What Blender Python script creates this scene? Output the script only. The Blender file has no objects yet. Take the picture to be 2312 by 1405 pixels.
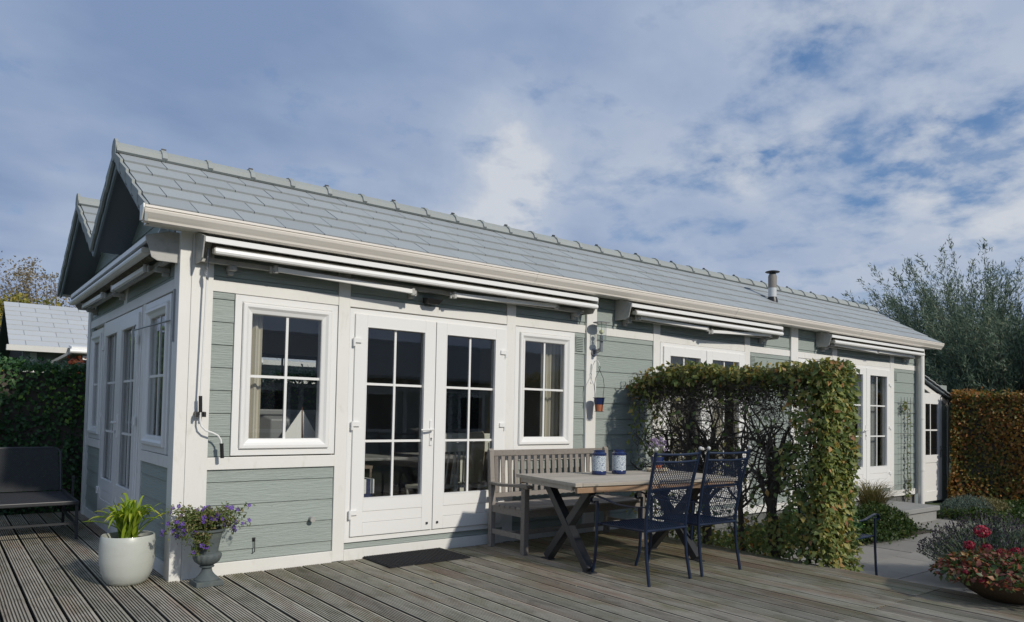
import bpy, bmesh, math, random
import numpy as np
from mathutils import Vector, Matrix, Euler
random.seed(7); rng = np.random.default_rng(7)
R = math.radians
S = bpy.context.scene
COL = S.collection

# ------------------------------------------------------------ camera
cam_d = bpy.data.cameras.new("camera"); cam = bpy.data.objects.new("camera", cam_d); COL.objects.link(cam)
yaw, pitch, roll = R(51.88), R(2.139), R(1.123)
fw = Vector((math.cos(yaw)*math.cos(pitch), math.sin(yaw)*math.cos(pitch), math.sin(pitch)))
r0 = Vector((math.sin(yaw), -math.cos(yaw), 0)); u0 = r0.cross(fw)
rt = math.cos(roll)*r0 + math.sin(roll)*u0; up = -math.sin(roll)*r0 + math.cos(roll)*u0
m = Matrix((rt, up, -fw)).transposed().to_4x4(); m.translation = (-1.5017, -6.1414, 1.35)
cam.matrix_world = m
cam_d.sensor_width = 36; cam_d.sensor_fit = 'HORIZONTAL'
cam_d.lens = 1652.96/2312*36
cam_d.shift_y = (870.75-702.5)/2312
cam_d.clip_end = 2000; cam_d.clip_start = 0.05
S.camera = cam

# ------------------------------------------------------------ world, sun
SUN_EL, SUN_AZ = 31.0, 9.0           # azimuth measured from -Y towards +X
sv = Vector((math.sin(R(SUN_AZ))*math.cos(R(SUN_EL)), -math.cos(R(SUN_AZ))*math.cos(R(SUN_EL)), math.sin(R(SUN_EL))))
W = bpy.data.worlds.new("World"); S.world = W; W.use_nodes = True
nt = W.node_tree; nt.nodes.clear()
def N(nt, t, **kw):
    n = nt.nodes.new(t)
    for k, v in kw.items():
        if k.startswith('i_'):
            key = k[2:]; key = int(key) if key.isdigit() else key.replace('_', ' ')
            n.inputs[key].default_value = v
        else: setattr(n, k, v)
    return n
def L(nt, a, b): nt.links.new(a, b)
def MATH(nt, op, a, b=None, c=None, clamp=False):
    n = N(nt, 'ShaderNodeMath', operation=op, use_clamp=clamp)
    for i, x in enumerate((a, b, c)):
        if x is None: continue
        if isinstance(x, (int, float)): n.inputs[i].default_value = x
        else: L(nt, x, n.inputs[i])
    return n.outputs[0]
def MIX(nt, f, a, b):
    n = N(nt, 'ShaderNodeMix', data_type='RGBA')
    for i, x in ((0, f), (6, a), (7, b)):
        if isinstance(x, (int, float)): n.inputs[i].default_value = x
        elif isinstance(x, tuple): n.inputs[i].default_value = (*x, 1) if len(x) == 3 else x
        else: L(nt, x, n.inputs[i])
    return n.outputs[2]
def RAMP(nt, f, stops, interp='LINEAR'):
    n = N(nt, 'ShaderNodeValToRGB'); cr = n.color_ramp; cr.interpolation = interp
    while len(cr.elements) < len(stops): cr.elements.new(0.5)
    for e, (p, c) in zip(cr.elements, stops):
        e.position = p; e.color = (*c, 1) if isinstance(c, tuple) else (c, c, c, 1)
    L(nt, f, n.inputs[0]); return n.outputs[0]

sky = N(nt, 'ShaderNodeTexSky', sky_type='NISHITA', sun_disc=False, sun_elevation=R(SUN_EL), sun_rotation=math.pi-R(SUN_AZ))
tc = N(nt, 'ShaderNodeTexCoord'); D = tc.outputs['Generated']
sep = N(nt, 'ShaderNodeSeparateXYZ'); L(nt, D, sep.inputs[0])
zz = MATH(nt, 'ADD', MATH(nt, 'MAXIMUM', sep.outputs[2], 0.0), 0.22)
comb = N(nt, 'ShaderNodeCombineXYZ')
L(nt, MATH(nt, 'DIVIDE', sep.outputs[0], zz), comb.inputs[0]); L(nt, MATH(nt, 'DIVIDE', sep.outputs[1], zz), comb.inputs[1])
def noise(nt, vec, scale, detail=5, rough=.55, dist=0.0, off=(0, 0, 0), sc=(1, 1, 1), dim='3D'):
    mp = N(nt, 'ShaderNodeMapping'); mp.inputs['Location'].default_value = off; mp.inputs['Scale'].default_value = sc
    L(nt, vec, mp.inputs['Vector'])
    n = N(nt, 'ShaderNodeTexNoise', noise_dimensions=dim); n.inputs['Scale'].default_value = scale; n.inputs['Detail'].default_value = detail
    n.inputs['Roughness'].default_value = rough; n.inputs['Distortion'].default_value = dist
    L(nt, mp.outputs[0], n.inputs['Vector']); return n.outputs['Fac']
def pxdir(x, y):   # direction in the real sky of a feature seen in the photograph
    return (fw + rt*((x-1156)/1652.96) - up*((y-870.75)/1652.96)).normalized()
wv = N(nt, 'ShaderNodeTexNoise'); wv.inputs['Scale'].default_value = 5.5; wv.inputs['Detail'].default_value = 7; wv.inputs['Roughness'].default_value = .62; L(nt, D, wv.inputs['Vector'])
w1 = N(nt, 'ShaderNodeVectorMath', operation='SUBTRACT'); L(nt, wv.outputs['Color'], w1.inputs[0]); w1.inputs[1].default_value = (.5, .5, .5)
w2 = N(nt, 'ShaderNodeVectorMath', operation='SCALE'); L(nt, w1.outputs[0], w2.inputs[0]); w2.inputs['Scale'].default_value = .30
w3 = N(nt, 'ShaderNodeVectorMath', operation='ADD'); L(nt, D, w3.inputs[0]); L(nt, w2.outputs[0], w3.inputs[1])
w4 = N(nt, 'ShaderNodeVectorMath', operation='NORMALIZE'); L(nt, w3.outputs[0], w4.inputs[0]); DW = w4.outputs[0]
def lobe(x, y, width, amp):
    d = pxdir(x, y)
    n = N(nt, 'ShaderNodeVectorMath', operation='DOT_PRODUCT'); L(nt, DW, n.inputs[0]); n.inputs[1].default_value = d
    k = 1/(1-math.cos(width))
    e = MATH(nt, 'EXPONENT', MATH(nt, 'MULTIPLY', MATH(nt, 'SUBTRACT', n.outputs['Value'], 1.0), k))
    return MATH(nt, 'MULTIPLY', e, amp)
big = noise(nt, comb.outputs[0], .8, 3, .5, .3, (3.1, .4, 0), (1, 1.3, 1))
med = noise(nt, comb.outputs[0], 2.1, 5, .48, 0.0, (1.3, 5.2, 0), (1, 1.3, 1))
fin = noise(nt, comb.outputs[0], 6, 7, .58, .1, (0, 2, 0))
# brightness of the cloud sheet: broad soft undulations + a few bright banks
b = MATH(nt, 'ADD', MATH(nt, 'MULTIPLY', big, .55), MATH(nt, 'MULTIPLY_ADD', med, .95, -.185))
for a in (lobe(1130, 435, .10, .42), lobe(1650, 270, .17, .14), lobe(2240, 380, .12, .14), lobe(2250, 60, .16, .13), lobe(1700, 470, .2, .14),
          lobe(100, 620, .1, .15), lobe(60, 120, .3, -.07), lobe(900, 250, .2, -.03), lobe(2150, 450, .14, .2), lobe(1950, 560, .2, .05),
          lobe(1500, 640, .13, -.12)):
    b = MATH(nt, 'ADD', b, a)
cloud = RAMP(nt, b, [(.34, (2.0, 2.8, 4.5)), (.52, (2.7, 3.5, 5.1)), (.68, (3.4, 4.15, 5.6)), (.90, (4.35, 4.95, 6.05)), (1.0, (5.6, 5.95, 6.55))])
# gaps
g = MATH(nt, 'MULTIPLY_ADD', MATH(nt, 'ADD', MATH(nt, 'MULTIPLY', med, .4), MATH(nt, 'MULTIPLY', fin, .6)), 1.7, -.35)
hl = None
for a in (lobe(1815, 250, .05, .16), lobe(1900, 385, .10, .17), lobe(2240, 290, .07, .17), lobe(2010, 240, .2, .15), lobe(1700, 60, .16, .05), lobe(1560, 440, .12, .10)):
    hl = a if hl is None else MATH(nt, 'ADD', hl, a)
gap = RAMP(nt, MATH(nt, 'ADD', g, hl), [(.58, 0.0), (.92, 1.0)])
blue = MIX(nt, .55, sky.outputs[0], (.85, 2.1, 4.7))
bg = N(nt, 'ShaderNodeBackground'); bg.inputs[1].default_value = 0.106
L(nt, MIX(nt, MATH(nt, 'MULTIPLY', gap, MATH(nt, 'MULTIPLY_ADD', fin, 1.7, -.12, clamp=True)), cloud, blue), bg.inputs[0])
out = N(nt, 'ShaderNodeOutputWorld'); L(nt, bg.outputs[0], out.inputs[0])

sun_d = bpy.data.lights.new("sun", 'SUN'); sun = bpy.data.objects.new("sun", sun_d); COL.objects.link(sun)
sun_d.energy = 2.9; sun_d.angle = R(2.2); sun_d.color = (1, .93, .82)
sun.rotation_euler = sv.to_track_quat('Z', 'Y').to_euler()
S.view_settings.view_transform = 'Standard'; S.view_settings.look = 'None'; S.view_settings.exposure = 0.0; S.view_settings.gamma = 1
S.view_settings.use_curve_mapping = False
S.render.engine = 'CYCLES'
try:
    S.cycles.max_bounces = 8; S.cycles.transparent_max_bounces = 24; S.cycles.caustics_reflective = False; S.cycles.caustics_refractive = False
except Exception: pass

# ------------------------------------------------------------ materials
MATS = {}
def mat(name, col, rough=.6, bump=None, var=None, metal=0, spec=.5, objvar=0.0, translucent=0.0, coat=0):
    """col: rgb; var: (scale vector, amount, other colour) ; bump: (scale vec, strength, dist)"""
    M = bpy.data.materials.new(name); M.use_nodes = True; t = M.node_tree
    P = t.nodes['Principled BSDF']; P.inputs['Roughness'].default_value = rough; P.inputs['Metallic'].default_value = metal
    P.inputs['Specular IOR Level'].default_value = spec; P.inputs['Coat Weight'].default_value = coat
    c = (*col, 1)
    tcn = N(t, 'ShaderNodeTexCoord'); V = tcn.outputs['Object']
    cur = c[:3]
    if var:
        for sc, lo, hi, amt, other in var:
            f = noise(t, V, 1, 5, .6, .2, sc=sc)
            f = MATH(t, 'MULTIPLY', RAMP(t, f, [(lo, 0.0), (hi, 1.0)]), amt)
            cur = MIX(t, f, cur, other)
    if objvar:
        oi = N(t, 'ShaderNodeObjectInfo')
        h = N(t, 'ShaderNodeHueSaturation')
        L(t, MATH(t, 'MULTIPLY_ADD', oi.outputs['Random'], objvar*2, 1-objvar), h.inputs['Value'])
        if isinstance(cur, tuple): h.inputs['Color'].default_value = (*cur, 1)
        else: L(t, cur, h.inputs['Color'])
        cur = h.outputs[0]
    if isinstance(cur, tuple): P.inputs['Base Color'].default_value = (*cur, 1)
    else: L(t, cur, P.inputs['Base Color'])
    if bump:
        sc, st, dist = bump
        bn = N(t, 'ShaderNodeBump'); bn.inputs['Strength'].default_value = st; bn.inputs['Distance'].default_value = dist
        L(t, noise(t, V, 1, 4, .6, .6, sc=sc), bn.inputs['Height']); L(t, bn.outputs[0], P.inputs['Normal'])
    MATS[name] = M; return M
grime = (.30, .30, .26)
mat('white_paint', (.76, .755, .72), .45, ((40, 40, 9), .25, .004), [((2.2, 2.2, 1.2), .45, .75, .3, (.62, .62, .57)), ((14, 14, 5), .58, .76, .4, (.50, .49, .43)), ((90, 90, 90), .70, .76, .6, (.2, .19, .17))])
mat('upvc_white', (.80, .80, .78), .28, None, [((3, 3, 2), .5, .85, .15, (.68, .69, .66))], spec=.5)
mat('siding_sage', (.295, .342, .318), .55, ((6, 6, 80), .9, .008), [((1.3, 1.3, 2.4), .4, .75, .28, (.345, .38, .35)), ((9, 9, 3), .6, .8, .2, (.25, .285, .26)), ((1.5, 1.5, 60), .5, .75, .3, (.25, .29, .265)), ((70, 70, 70), .70, .76, .5, (.16, .17, .15))], objvar=.045)
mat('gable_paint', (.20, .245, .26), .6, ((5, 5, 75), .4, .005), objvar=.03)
mat('roof_slate', (.335, .36, .365), .6, ((60, 60, 60), .25, .003), [((2.5, 2.5, 2.5), .45, .75, .35, (.40, .43, .42)), ((7, 7, 7), .6, .78, .35, (.29, .31, .26)), ((45, 45, 45), .60, .74, .55, (.20, .21, .17)), ((1.1, 1.1, 1.1), .5, .75, .15, (.27, .30, .32)), ((30, 3, 3), .58, .8, .35, (.27, .285, .27))], objvar=.055)
mat('ridge_tile', (.31, .335, .325), .7, ((60, 60, 60), .3, .003), [((9, 9, 9), .5, .7, .5, (.33, .34, .27)), ((40, 40, 40), .6, .7, .5, (.15, .15, .11))], objvar=.05)
mat('gutter_cream', (.76, .72, .66), .35, None, [((.8, 8, 8), .4, .8, .3, (.68, .62, .56)), ((5, 40, 40), .6, .8, .3, (.4, .36, .3))])
mat('awning_white', (.80, .80, .78), .35, None, [((3, 30, 30), .6, .8, .25, (.5, .5, .45))])
mat('awning_grey', (.42, .42, .40), .5, ((40, 40, 40), .3, .003), [((20, 20, 20), .5, .7, .5, (.25, .25, .22))])
mat('awning_fabric', (.10, .095, .075), .9, ((10, 80, 80), .5, .006), [((14, 50, 50), .45, .65, .7, (.30, .27, .2))])
mat('black_plastic', (.012, .012, .013), .4)
mat('black_iron', (.018, .019, .022), .5, None, [((40, 40, 40), .6, .75, .5, (.06, .05, .04))])
mat('cream_paint', (.55, .52, .43), .8)
mat('interior_wall', (.55, .54, .50), .9)
mat('interior_floor', (.22, .17, .13), .5)
mat('curtain', (.62, .58, .48), .9)
mat('sheer', (.42, .43, .42), .9)
mat('concrete', (.27, .27, .26), .85, ((50, 50, 50), .4, .004), [((3, 3, 3), .4, .7, .5, (.19, .19, .18)), ((25, 25, 25), .55, .75, .4, (.35, .35, .33))])
mat('foundation_block', (.13, .135, .135), .9, ((60, 60, 60), .5, .004), [((8, 8, 8), .5, .7, .5, (.2, .2, .19))], objvar=.12)
mat('paving', (.25, .235, .21), .8, ((45, 45, 45), .3, .003), [((1.4, 1.4, 1.4), .4, .7, .55, (.17, .165, .15)), ((9, 9, 9), .5, .75, .35, (.31, .29, .26)), ((60, 60, 60), .6, .72, .4, (.12, .12, .10))], objvar=.09)
mat('soil', (.05, .038, .028), 1, ((30, 30, 30), .8, .02), [((12, 12, 12), .5, .7, .5, (.09, .07, .05))])
mat('lawn', (.055, .085, .03), 1, ((20, 20, 20), .6, .02), [((.5, .5, .5), .4, .7, .5, (.09, .10, .045))])
mat('planter_glaze', (.50, .52, .48), .38, ((18, 18, 18), .15, .003), [((5, 5, 5), .45, .7, .35, (.42, .46, .42)), ((3, 3, 14), .5, .75, .35, (.36, .38, .30)), ((60, 60, 60), .66, .74, .4, (.3, .3, .26))], coat=.15)
mat('urn_metal', (.085, .105, .11), .75, ((50, 50, 50), .35, .003), [((9, 9, 9), .45, .7, .6, (.14, .155, .13)), ((30, 30, 30), .6, .75, .4, (.2, .21, .18))])
mat('teak_grey', (.245, .222, .198), .85, ((70, 70, 70), .5, .003), [((6, 6, 6), .4, .7, .5, (.26, .235, .205)), ((40, 40, 40), .55, .7, .5, (.09, .078, .066)), ((3, 3, 3), .55, .75, .4, (.16, .12, .09))], objvar=.15)
mat('table_wood', (.40, .36, .30), .8, ((4, 70, 70), .5, .003), [((2, 30, 30), .4, .7, .6, (.52, .48, .41)), ((5, 60, 60), .55, .7, .5, (.12, .10, .08))], objvar=.12)
mat('table_brown', (.30, .19, .115), .75, ((4, 70, 70), .4, .002), [((3, 20, 20), .45, .7, .6, (.42, .31, .21)), ((4, 8, 8), .6, .7, .8, (.05, .035, .03))])
mat('dark_steel', (.028, .031, .036), .5, ((80, 80, 80), .15, .001), [((10, 10, 10), .5, .8, .3, (.05, .05, .05))])
mat('blue_enamel', (.004, .013, .038), .35, ((60, 60, 60), .1, .001), [((20, 20, 20), .5, .8, .4, (.006, .02, .055))], coat=.1)
mat('finial', (.5, .5, .48), .5)
mat('lounger_metal', (.030, .032, .036), .42)
mat('lounger_mesh', (.036, .038, .042), .7)
mat('doormat', (.008, .009, .012), .8, ((90, 90, 90), .6, .006))
mat('navy_glaze', (.010, .024, .10), .2, coat=.5)
mat('terracotta', (.42, .14, .065), .85, ((30, 30, 30), .3, .002), [((12, 12, 12), .5, .7, .4, (.32, .12, .07))])
mat('brown_bowl', (.10, .068, .04), .6, ((20, 20, 20), .3, .003), [((7, 7, 7), .45, .7, .6, (.07, .05, .03))])
mat('galvanised', (.32, .33, .34), .35, metal=.8, var=[((20, 20, 20), .5, .7, .4, (.15, .15, .15))])
mat('flue_steel', (.22, .205, .185), .7, metal=.1, var=[((8, 8, 8), .4, .7, .5, (.25, .23, .2))])
mat('flue_white', (.55, .57, .58), .5)
mat('bulb', (.7, .68, .45), .3)
mat('garlic', (.48, .42, .3), .6)
mat('bark', (.065, .056, .045), .95, ((30, 30, 12), .8, .01), [((12, 12, 5), .5, .7, .5, (.075, .07, .05))])
mat('twig', (.085, .074, .062), .9)
mat('bare_twig', (.16, .13, .11), .9)
mat('sail', (.86, .85, .80), .8)
mat('boat_wood', (.16, .07, .035), .5)
mat('monitor_plastic', (.27, .28, .28), .4)
mat('chair_white', (.74, .74, .64), .5)
mat('knit', (.5, .43, .29), .95, ((120, 120, 60), .9, .01))
mat('navy_fabric', (.015, .03, .10), .9)
mat('neighbour_wood', (.035, .035, .035), .9)
mat('neighbour_wall', (.30, .31, .30), .8)
mat('neighbour_slate', (.47, .49, .50), .6, ((60, 60, 60), .2, .003), [((3, 3, 3), .45, .75, .35, (.52, .54, .56)), ((11, 11, 11), .6, .78, .4, (.36, .38, .33))], objvar=.05)
mat('soffit', (.13, .155, .175), .7)
mat('flower_stem', (.16, .20, .10), .8)
mat('yellow_stem', (.16, .2, .05), .8)

def leafmat(name, stops, rough=.55, trans=.35, interp='LINEAR', spec=.35):
    M = bpy.data.materials.new(name); M.use_nodes = True; t = M.node_tree
    P = t.nodes['Principled BSDF']; P.inputs['Roughness'].default_value = rough; P.inputs['Specular IOR Level'].default_value = spec
    a = N(t, 'ShaderNodeAttribute', attribute_name='rnd'); c = RAMP(t, a.outputs['Fac'], stops, interp)
    tcn = N(t, 'ShaderNodeTexCoord')
    L(t, c, P.inputs['Base Color'])
    tr = N(t, 'ShaderNodeBsdfTranslucent')
    h = N(t, 'ShaderNodeHueSaturation'); h.inputs['Value'].default_value = 1.3; h.inputs['Saturation'].default_value = 1.1; L(t, c, h.inputs['Color'])
    L(t, h.outputs[0], tr.inputs[0])
    mx = N(t, 'ShaderNodeMixShader'); mx.inputs[0].default_value = trans
    L(t, P.outputs[0], mx.inputs[1]); L(t, tr.outputs[0], mx.inputs[2])
    L(t, mx.outputs[0], t.nodes['Material Output'].inputs[0]); MATS[name] = M; return M
leafmat('leaf_ivy', [(0, (0.027, 0.072, 0.032)), (.6, (0.051, 0.121, 0.045)), (.93, (0.089, 0.189, 0.051)), (1, (0.252, 0.431, 0.074))], .45, .2)
leafmat('leaf_hornbeam', [(0, (0.076, 0.122, 0.043)), (.40, (0.159, 0.207, 0.060)), (.66, (0.287, 0.308, 0.092)), (.82, (0.438, 0.362, 0.108)), (.93, (0.475, 0.244, 0.099)), (1, (0.284, 0.130, 0.063))], .5, .3)
leafmat('leaf_hornbeam_gold', [(0, (0.095, 0.123, 0.041)), (.35, (0.203, 0.217, 0.064)), (.65, (0.377, 0.305, 0.090)), (.85, (0.413, 0.212, 0.090)), (1, (0.222, 0.106, 0.057))], .5, .3)
leafmat('leaf_beech', [(0, (.075, .095, .028)), (.28, (.14, .15, .034)), (.5, (.25, .165, .045)), (.75, (.36, .15, .05)), (.92, (.42, .23, .05)), (1, (.40, .30, .06))], .5, .3)
leafmat('leaf_willow', [(0, (0.070, 0.101, 0.070)), (.5, (0.124, 0.178, 0.124)), (.85, (0.202, 0.265, 0.186)), (1, (0.342, 0.358, 0.202))], .5, .3)
leafmat('leaf_autumn', [(0, (0.118, 0.137, 0.029)), (.5, (0.272, 0.253, 0.049)), (1, (0.508, 0.409, 0.097))], .6, .35)
leafmat('leaf_pale', [(0, (0.163, 0.125, 0.062)), (1, (0.375, 0.312, 0.200))], .6, .35)
leafmat('leaf_red', [(0, (.07, .02, .012)), (.6, (.15, .035, .02)), (1, (.22, .08, .03))], .6, .3)
leafmat('leaf_ground', [(0, (0.018, 0.040, 0.009)), (.6, (0.040, 0.073, 0.014)), (.95, (0.080, 0.110, 0.022)), (1, (0.122, 0.104, 0.031))], .5, .3)
leafmat('leaf_grey', [(0, (0.054, 0.084, 0.066)), (.6, (0.102, 0.144, 0.120)), (1, (0.168, 0.204, 0.156))], .7, .2)
leafmat('leaf_grass', [(0, (.09, .085, .03)), (.5, (.17, .15, .06)), (1, (.28, .24, .12))], .6, .3)
leafmat('leaf_lime', [(0, (.15, .24, .025)), (.5, (.29, .40, .04)), (1, (.62, .56, .06))], .4, .35)
leafmat('leaf_petunia', [(0, (0.068, 0.105, 0.030)), (.6, (0.135, 0.180, 0.053)), (1, (0.255, 0.195, 0.090))], .6, .3)
leafmat('leaf_hydrangea', [(0, (.05, .085, .025)), (.4, (.09, .12, .035)), (.55, (.17, .06, .04)), (.85, (.27, .075, .05)), (1, (.30, .20, .06))], .45, .25)
leafmat('petal_purple', [(0, (.09, .04, .26)), (1, (.22, .12, .50))], .6, .3)
leafmat('petal_lilac', [(0, (.30, .22, .40)), (1, (.55, .45, .62))], .6, .3)
leafmat('petal_red', [(0, (.14, .006, .02)), (.7, (.33, .018, .045)), (1, (.45, .06, .09))], .6, .25)
leafmat('bud_dark', [(0, (.03, .02, .035)), (1, (.08, .06, .09))], .8, .1)

def pot_glaze():   # lantern sleeve: white cracked mosaic over navy
    M = bpy.data.materials.new('lantern_pattern'); M.use_nodes = True; t = M.node_tree; P = t.nodes['Principled BSDF']
    v = N(t, 'ShaderNodeTexVoronoi', feature='DISTANCE_TO_EDGE'); v.inputs['Scale'].default_value = 75
    tcn = N(t, 'ShaderNodeTexCoord'); L(t, tcn.outputs['Object'], v.inputs['Vector'])
    L(t, RAMP(t, v.outputs['Distance'], [(.03, (.05, .09, .2)), (.10, (.62, .68, .70))]), P.inputs['Base Color']); P.inputs['Roughness'].default_value = .35
    MATS['lantern_pattern'] = M
pot_glaze()
def glass(name='window_glass', tint=(.94, .95, .95), ior=1.72):
    M = bpy.data.materials.new(name); M.use_nodes = True; t = M.node_tree; t.nodes.clear()
    o = N(t, 'ShaderNodeOutputMaterial'); tr = N(t, 'ShaderNodeBsdfTransparent'); tr.inputs[0].default_value = (*tint, 1)
    gl = N(t, 'ShaderNodeBsdfGlossy'); gl.inputs['Roughness'].default_value = 0.0
    tcn = N(t, 'ShaderNodeTexCoord'); bn = N(t, 'ShaderNodeBump'); bn.inputs['Strength'].default_value = .03; bn.inputs['Distance'].default_value = .01
    L(t, noise(t, tcn.outputs['Object'], 1, 2, .5, 0, sc=(2.3, 2.3, 2.3)), bn.inputs['Height']); L(t, bn.outputs[0], gl.inputs['Normal'])
    ge = N(t, 'ShaderNodeNewGeometry'); dp = N(t, 'ShaderNodeVectorMath', operation='DOT_PRODUCT'); L(t, ge.outputs['Incoming'], dp.inputs[0]); L(t, ge.outputs['Normal'], dp.inputs[1])
    f0 = ((ior-1)/(ior+1))**2
    sch = MATH(t, 'MULTIPLY_ADD', MATH(t, 'POWER', MATH(t, 'SUBTRACT', 1.0, MATH(t, 'ABSOLUTE', dp.outputs['Value'])), 5.0), 1-f0, f0)
    mx = N(t, 'ShaderNodeMixShader'); L(t, sch, mx.inputs[0]); L(t, tr.outputs[0], mx.inputs[1]); L(t, gl.outputs[0], mx.inputs[2])
    L(t, mx.outputs[0], o.inputs[0]); MATS[name] = M
glass(); glass('lamp_glass', (.93, .95, .94), 1.3)

def deck_material():
    M = bpy.data.materials.new('deck_wood'); M.use_nodes = True; t = M.node_tree; P = t.nodes['Principled BSDF']
    P.inputs['Roughness'].default_value = .75; P.inputs['Specular IOR Level'].default_value = .3
    g = N(t, 'ShaderNodeNewGeometry'); V = g.outputs['Position']; oi = N(t, 'ShaderNodeObjectInfo')
    # board colour: grey, brownish-red and greenish boards
    c = RAMP(t, oi.outputs['Random'], [(0, (.30, .28, .225)), (.25, (.42, .385, .30)), (.5, (.38, .33, .265)), (.75, (.45, .42, .335)), (1, (.34, .32, .24))])
    n1 = noise(t, V, 1, 6, .65, .3, sc=(22, 1.6, 1)); c = MIX(t, MATH(t, 'MULTIPLY', RAMP(t, n1, [(.35, 0.0), (.7, 1.0)]), .55), c, (.56, .53, .44))
    n2 = noise(t, V, 1, 6, .65, .5, sc=(9, 3, 1), off=(4, 2, 0)); c = MIX(t, MATH(t, 'MULTIPLY', RAMP(t, n2, [(.48, 0.0), (.7, 1.0)]), .55), c, (.12, .108, .08))
    # moss, thicker towards the hedge and under the table
    sx = N(t, 'ShaderNodeSeparateXYZ'); L(t, V, sx.inputs[0])
    near = MATH(t, 'MULTIPLY', MATH(t, 'SUBTRACT', MATH(t, 'MULTIPLY_ADD', sx.outputs[1], .55, sx.outputs[0]), .9), .26, clamp=True)
    n3 = noise(t, V, 1, 5, .65, .6, sc=(3.2, 1.3, 1)); 
    f = MATH(t, 'MULTIPLY', RAMP(t, MATH(t, 'ADD', n3, MATH(t, 'MULTIPLY', near, .28)), [(.52, 0.0), (.8, 1.0)]), .8)
    c = MIX(t, f, c, (.17, .165, .06))
    n4 = noise(t, V, 1, 4, .6, .2, sc=(5, .8, 1), off=(9, 1, 0)); c = MIX(t, MATH(t, 'MULTIPLY', RAMP(t, MATH(t, 'ADD', n4, MATH(t, 'MULTIPLY', near, .12)), [(.52, 0.0), (.75, 1.0)]), .6), c, (.34, .205, .14))
    n5 = noise(t, V, 1, 2, .5, 0, sc=(90, 90, 1)); c = MIX(t, MATH(t, 'MULTIPLY', RAMP(t, n5, [(.68, 0.0), (.74, 1.0)]), .5), c, (.34, .33, .29))
    # darker colour in the grooves (they are lower)
    lowz = MATH(t, 'MULTIPLY', MATH(t, 'MULTIPLY', sx.outputs[2], -160), 1.0, clamp=True)
    c = MIX(t, MATH(t, 'MULTIPLY', lowz, .85), c, (.024, .022, .015))
    L(t, c, P.inputs['Base Color'])
    bn = N(t, 'ShaderNodeBump'); bn.inputs['Strength'].default_value = .6; bn.inputs['Distance'].default_value = .003
    L(t, noise(t, V, 1, 4, .6, .3, sc=(120, 14, 60)), bn.inputs['Height']); L(t, bn.outputs[0], P.inputs['Normal'])
    MATS['deck_wood'] = M
deck_material()

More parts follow.
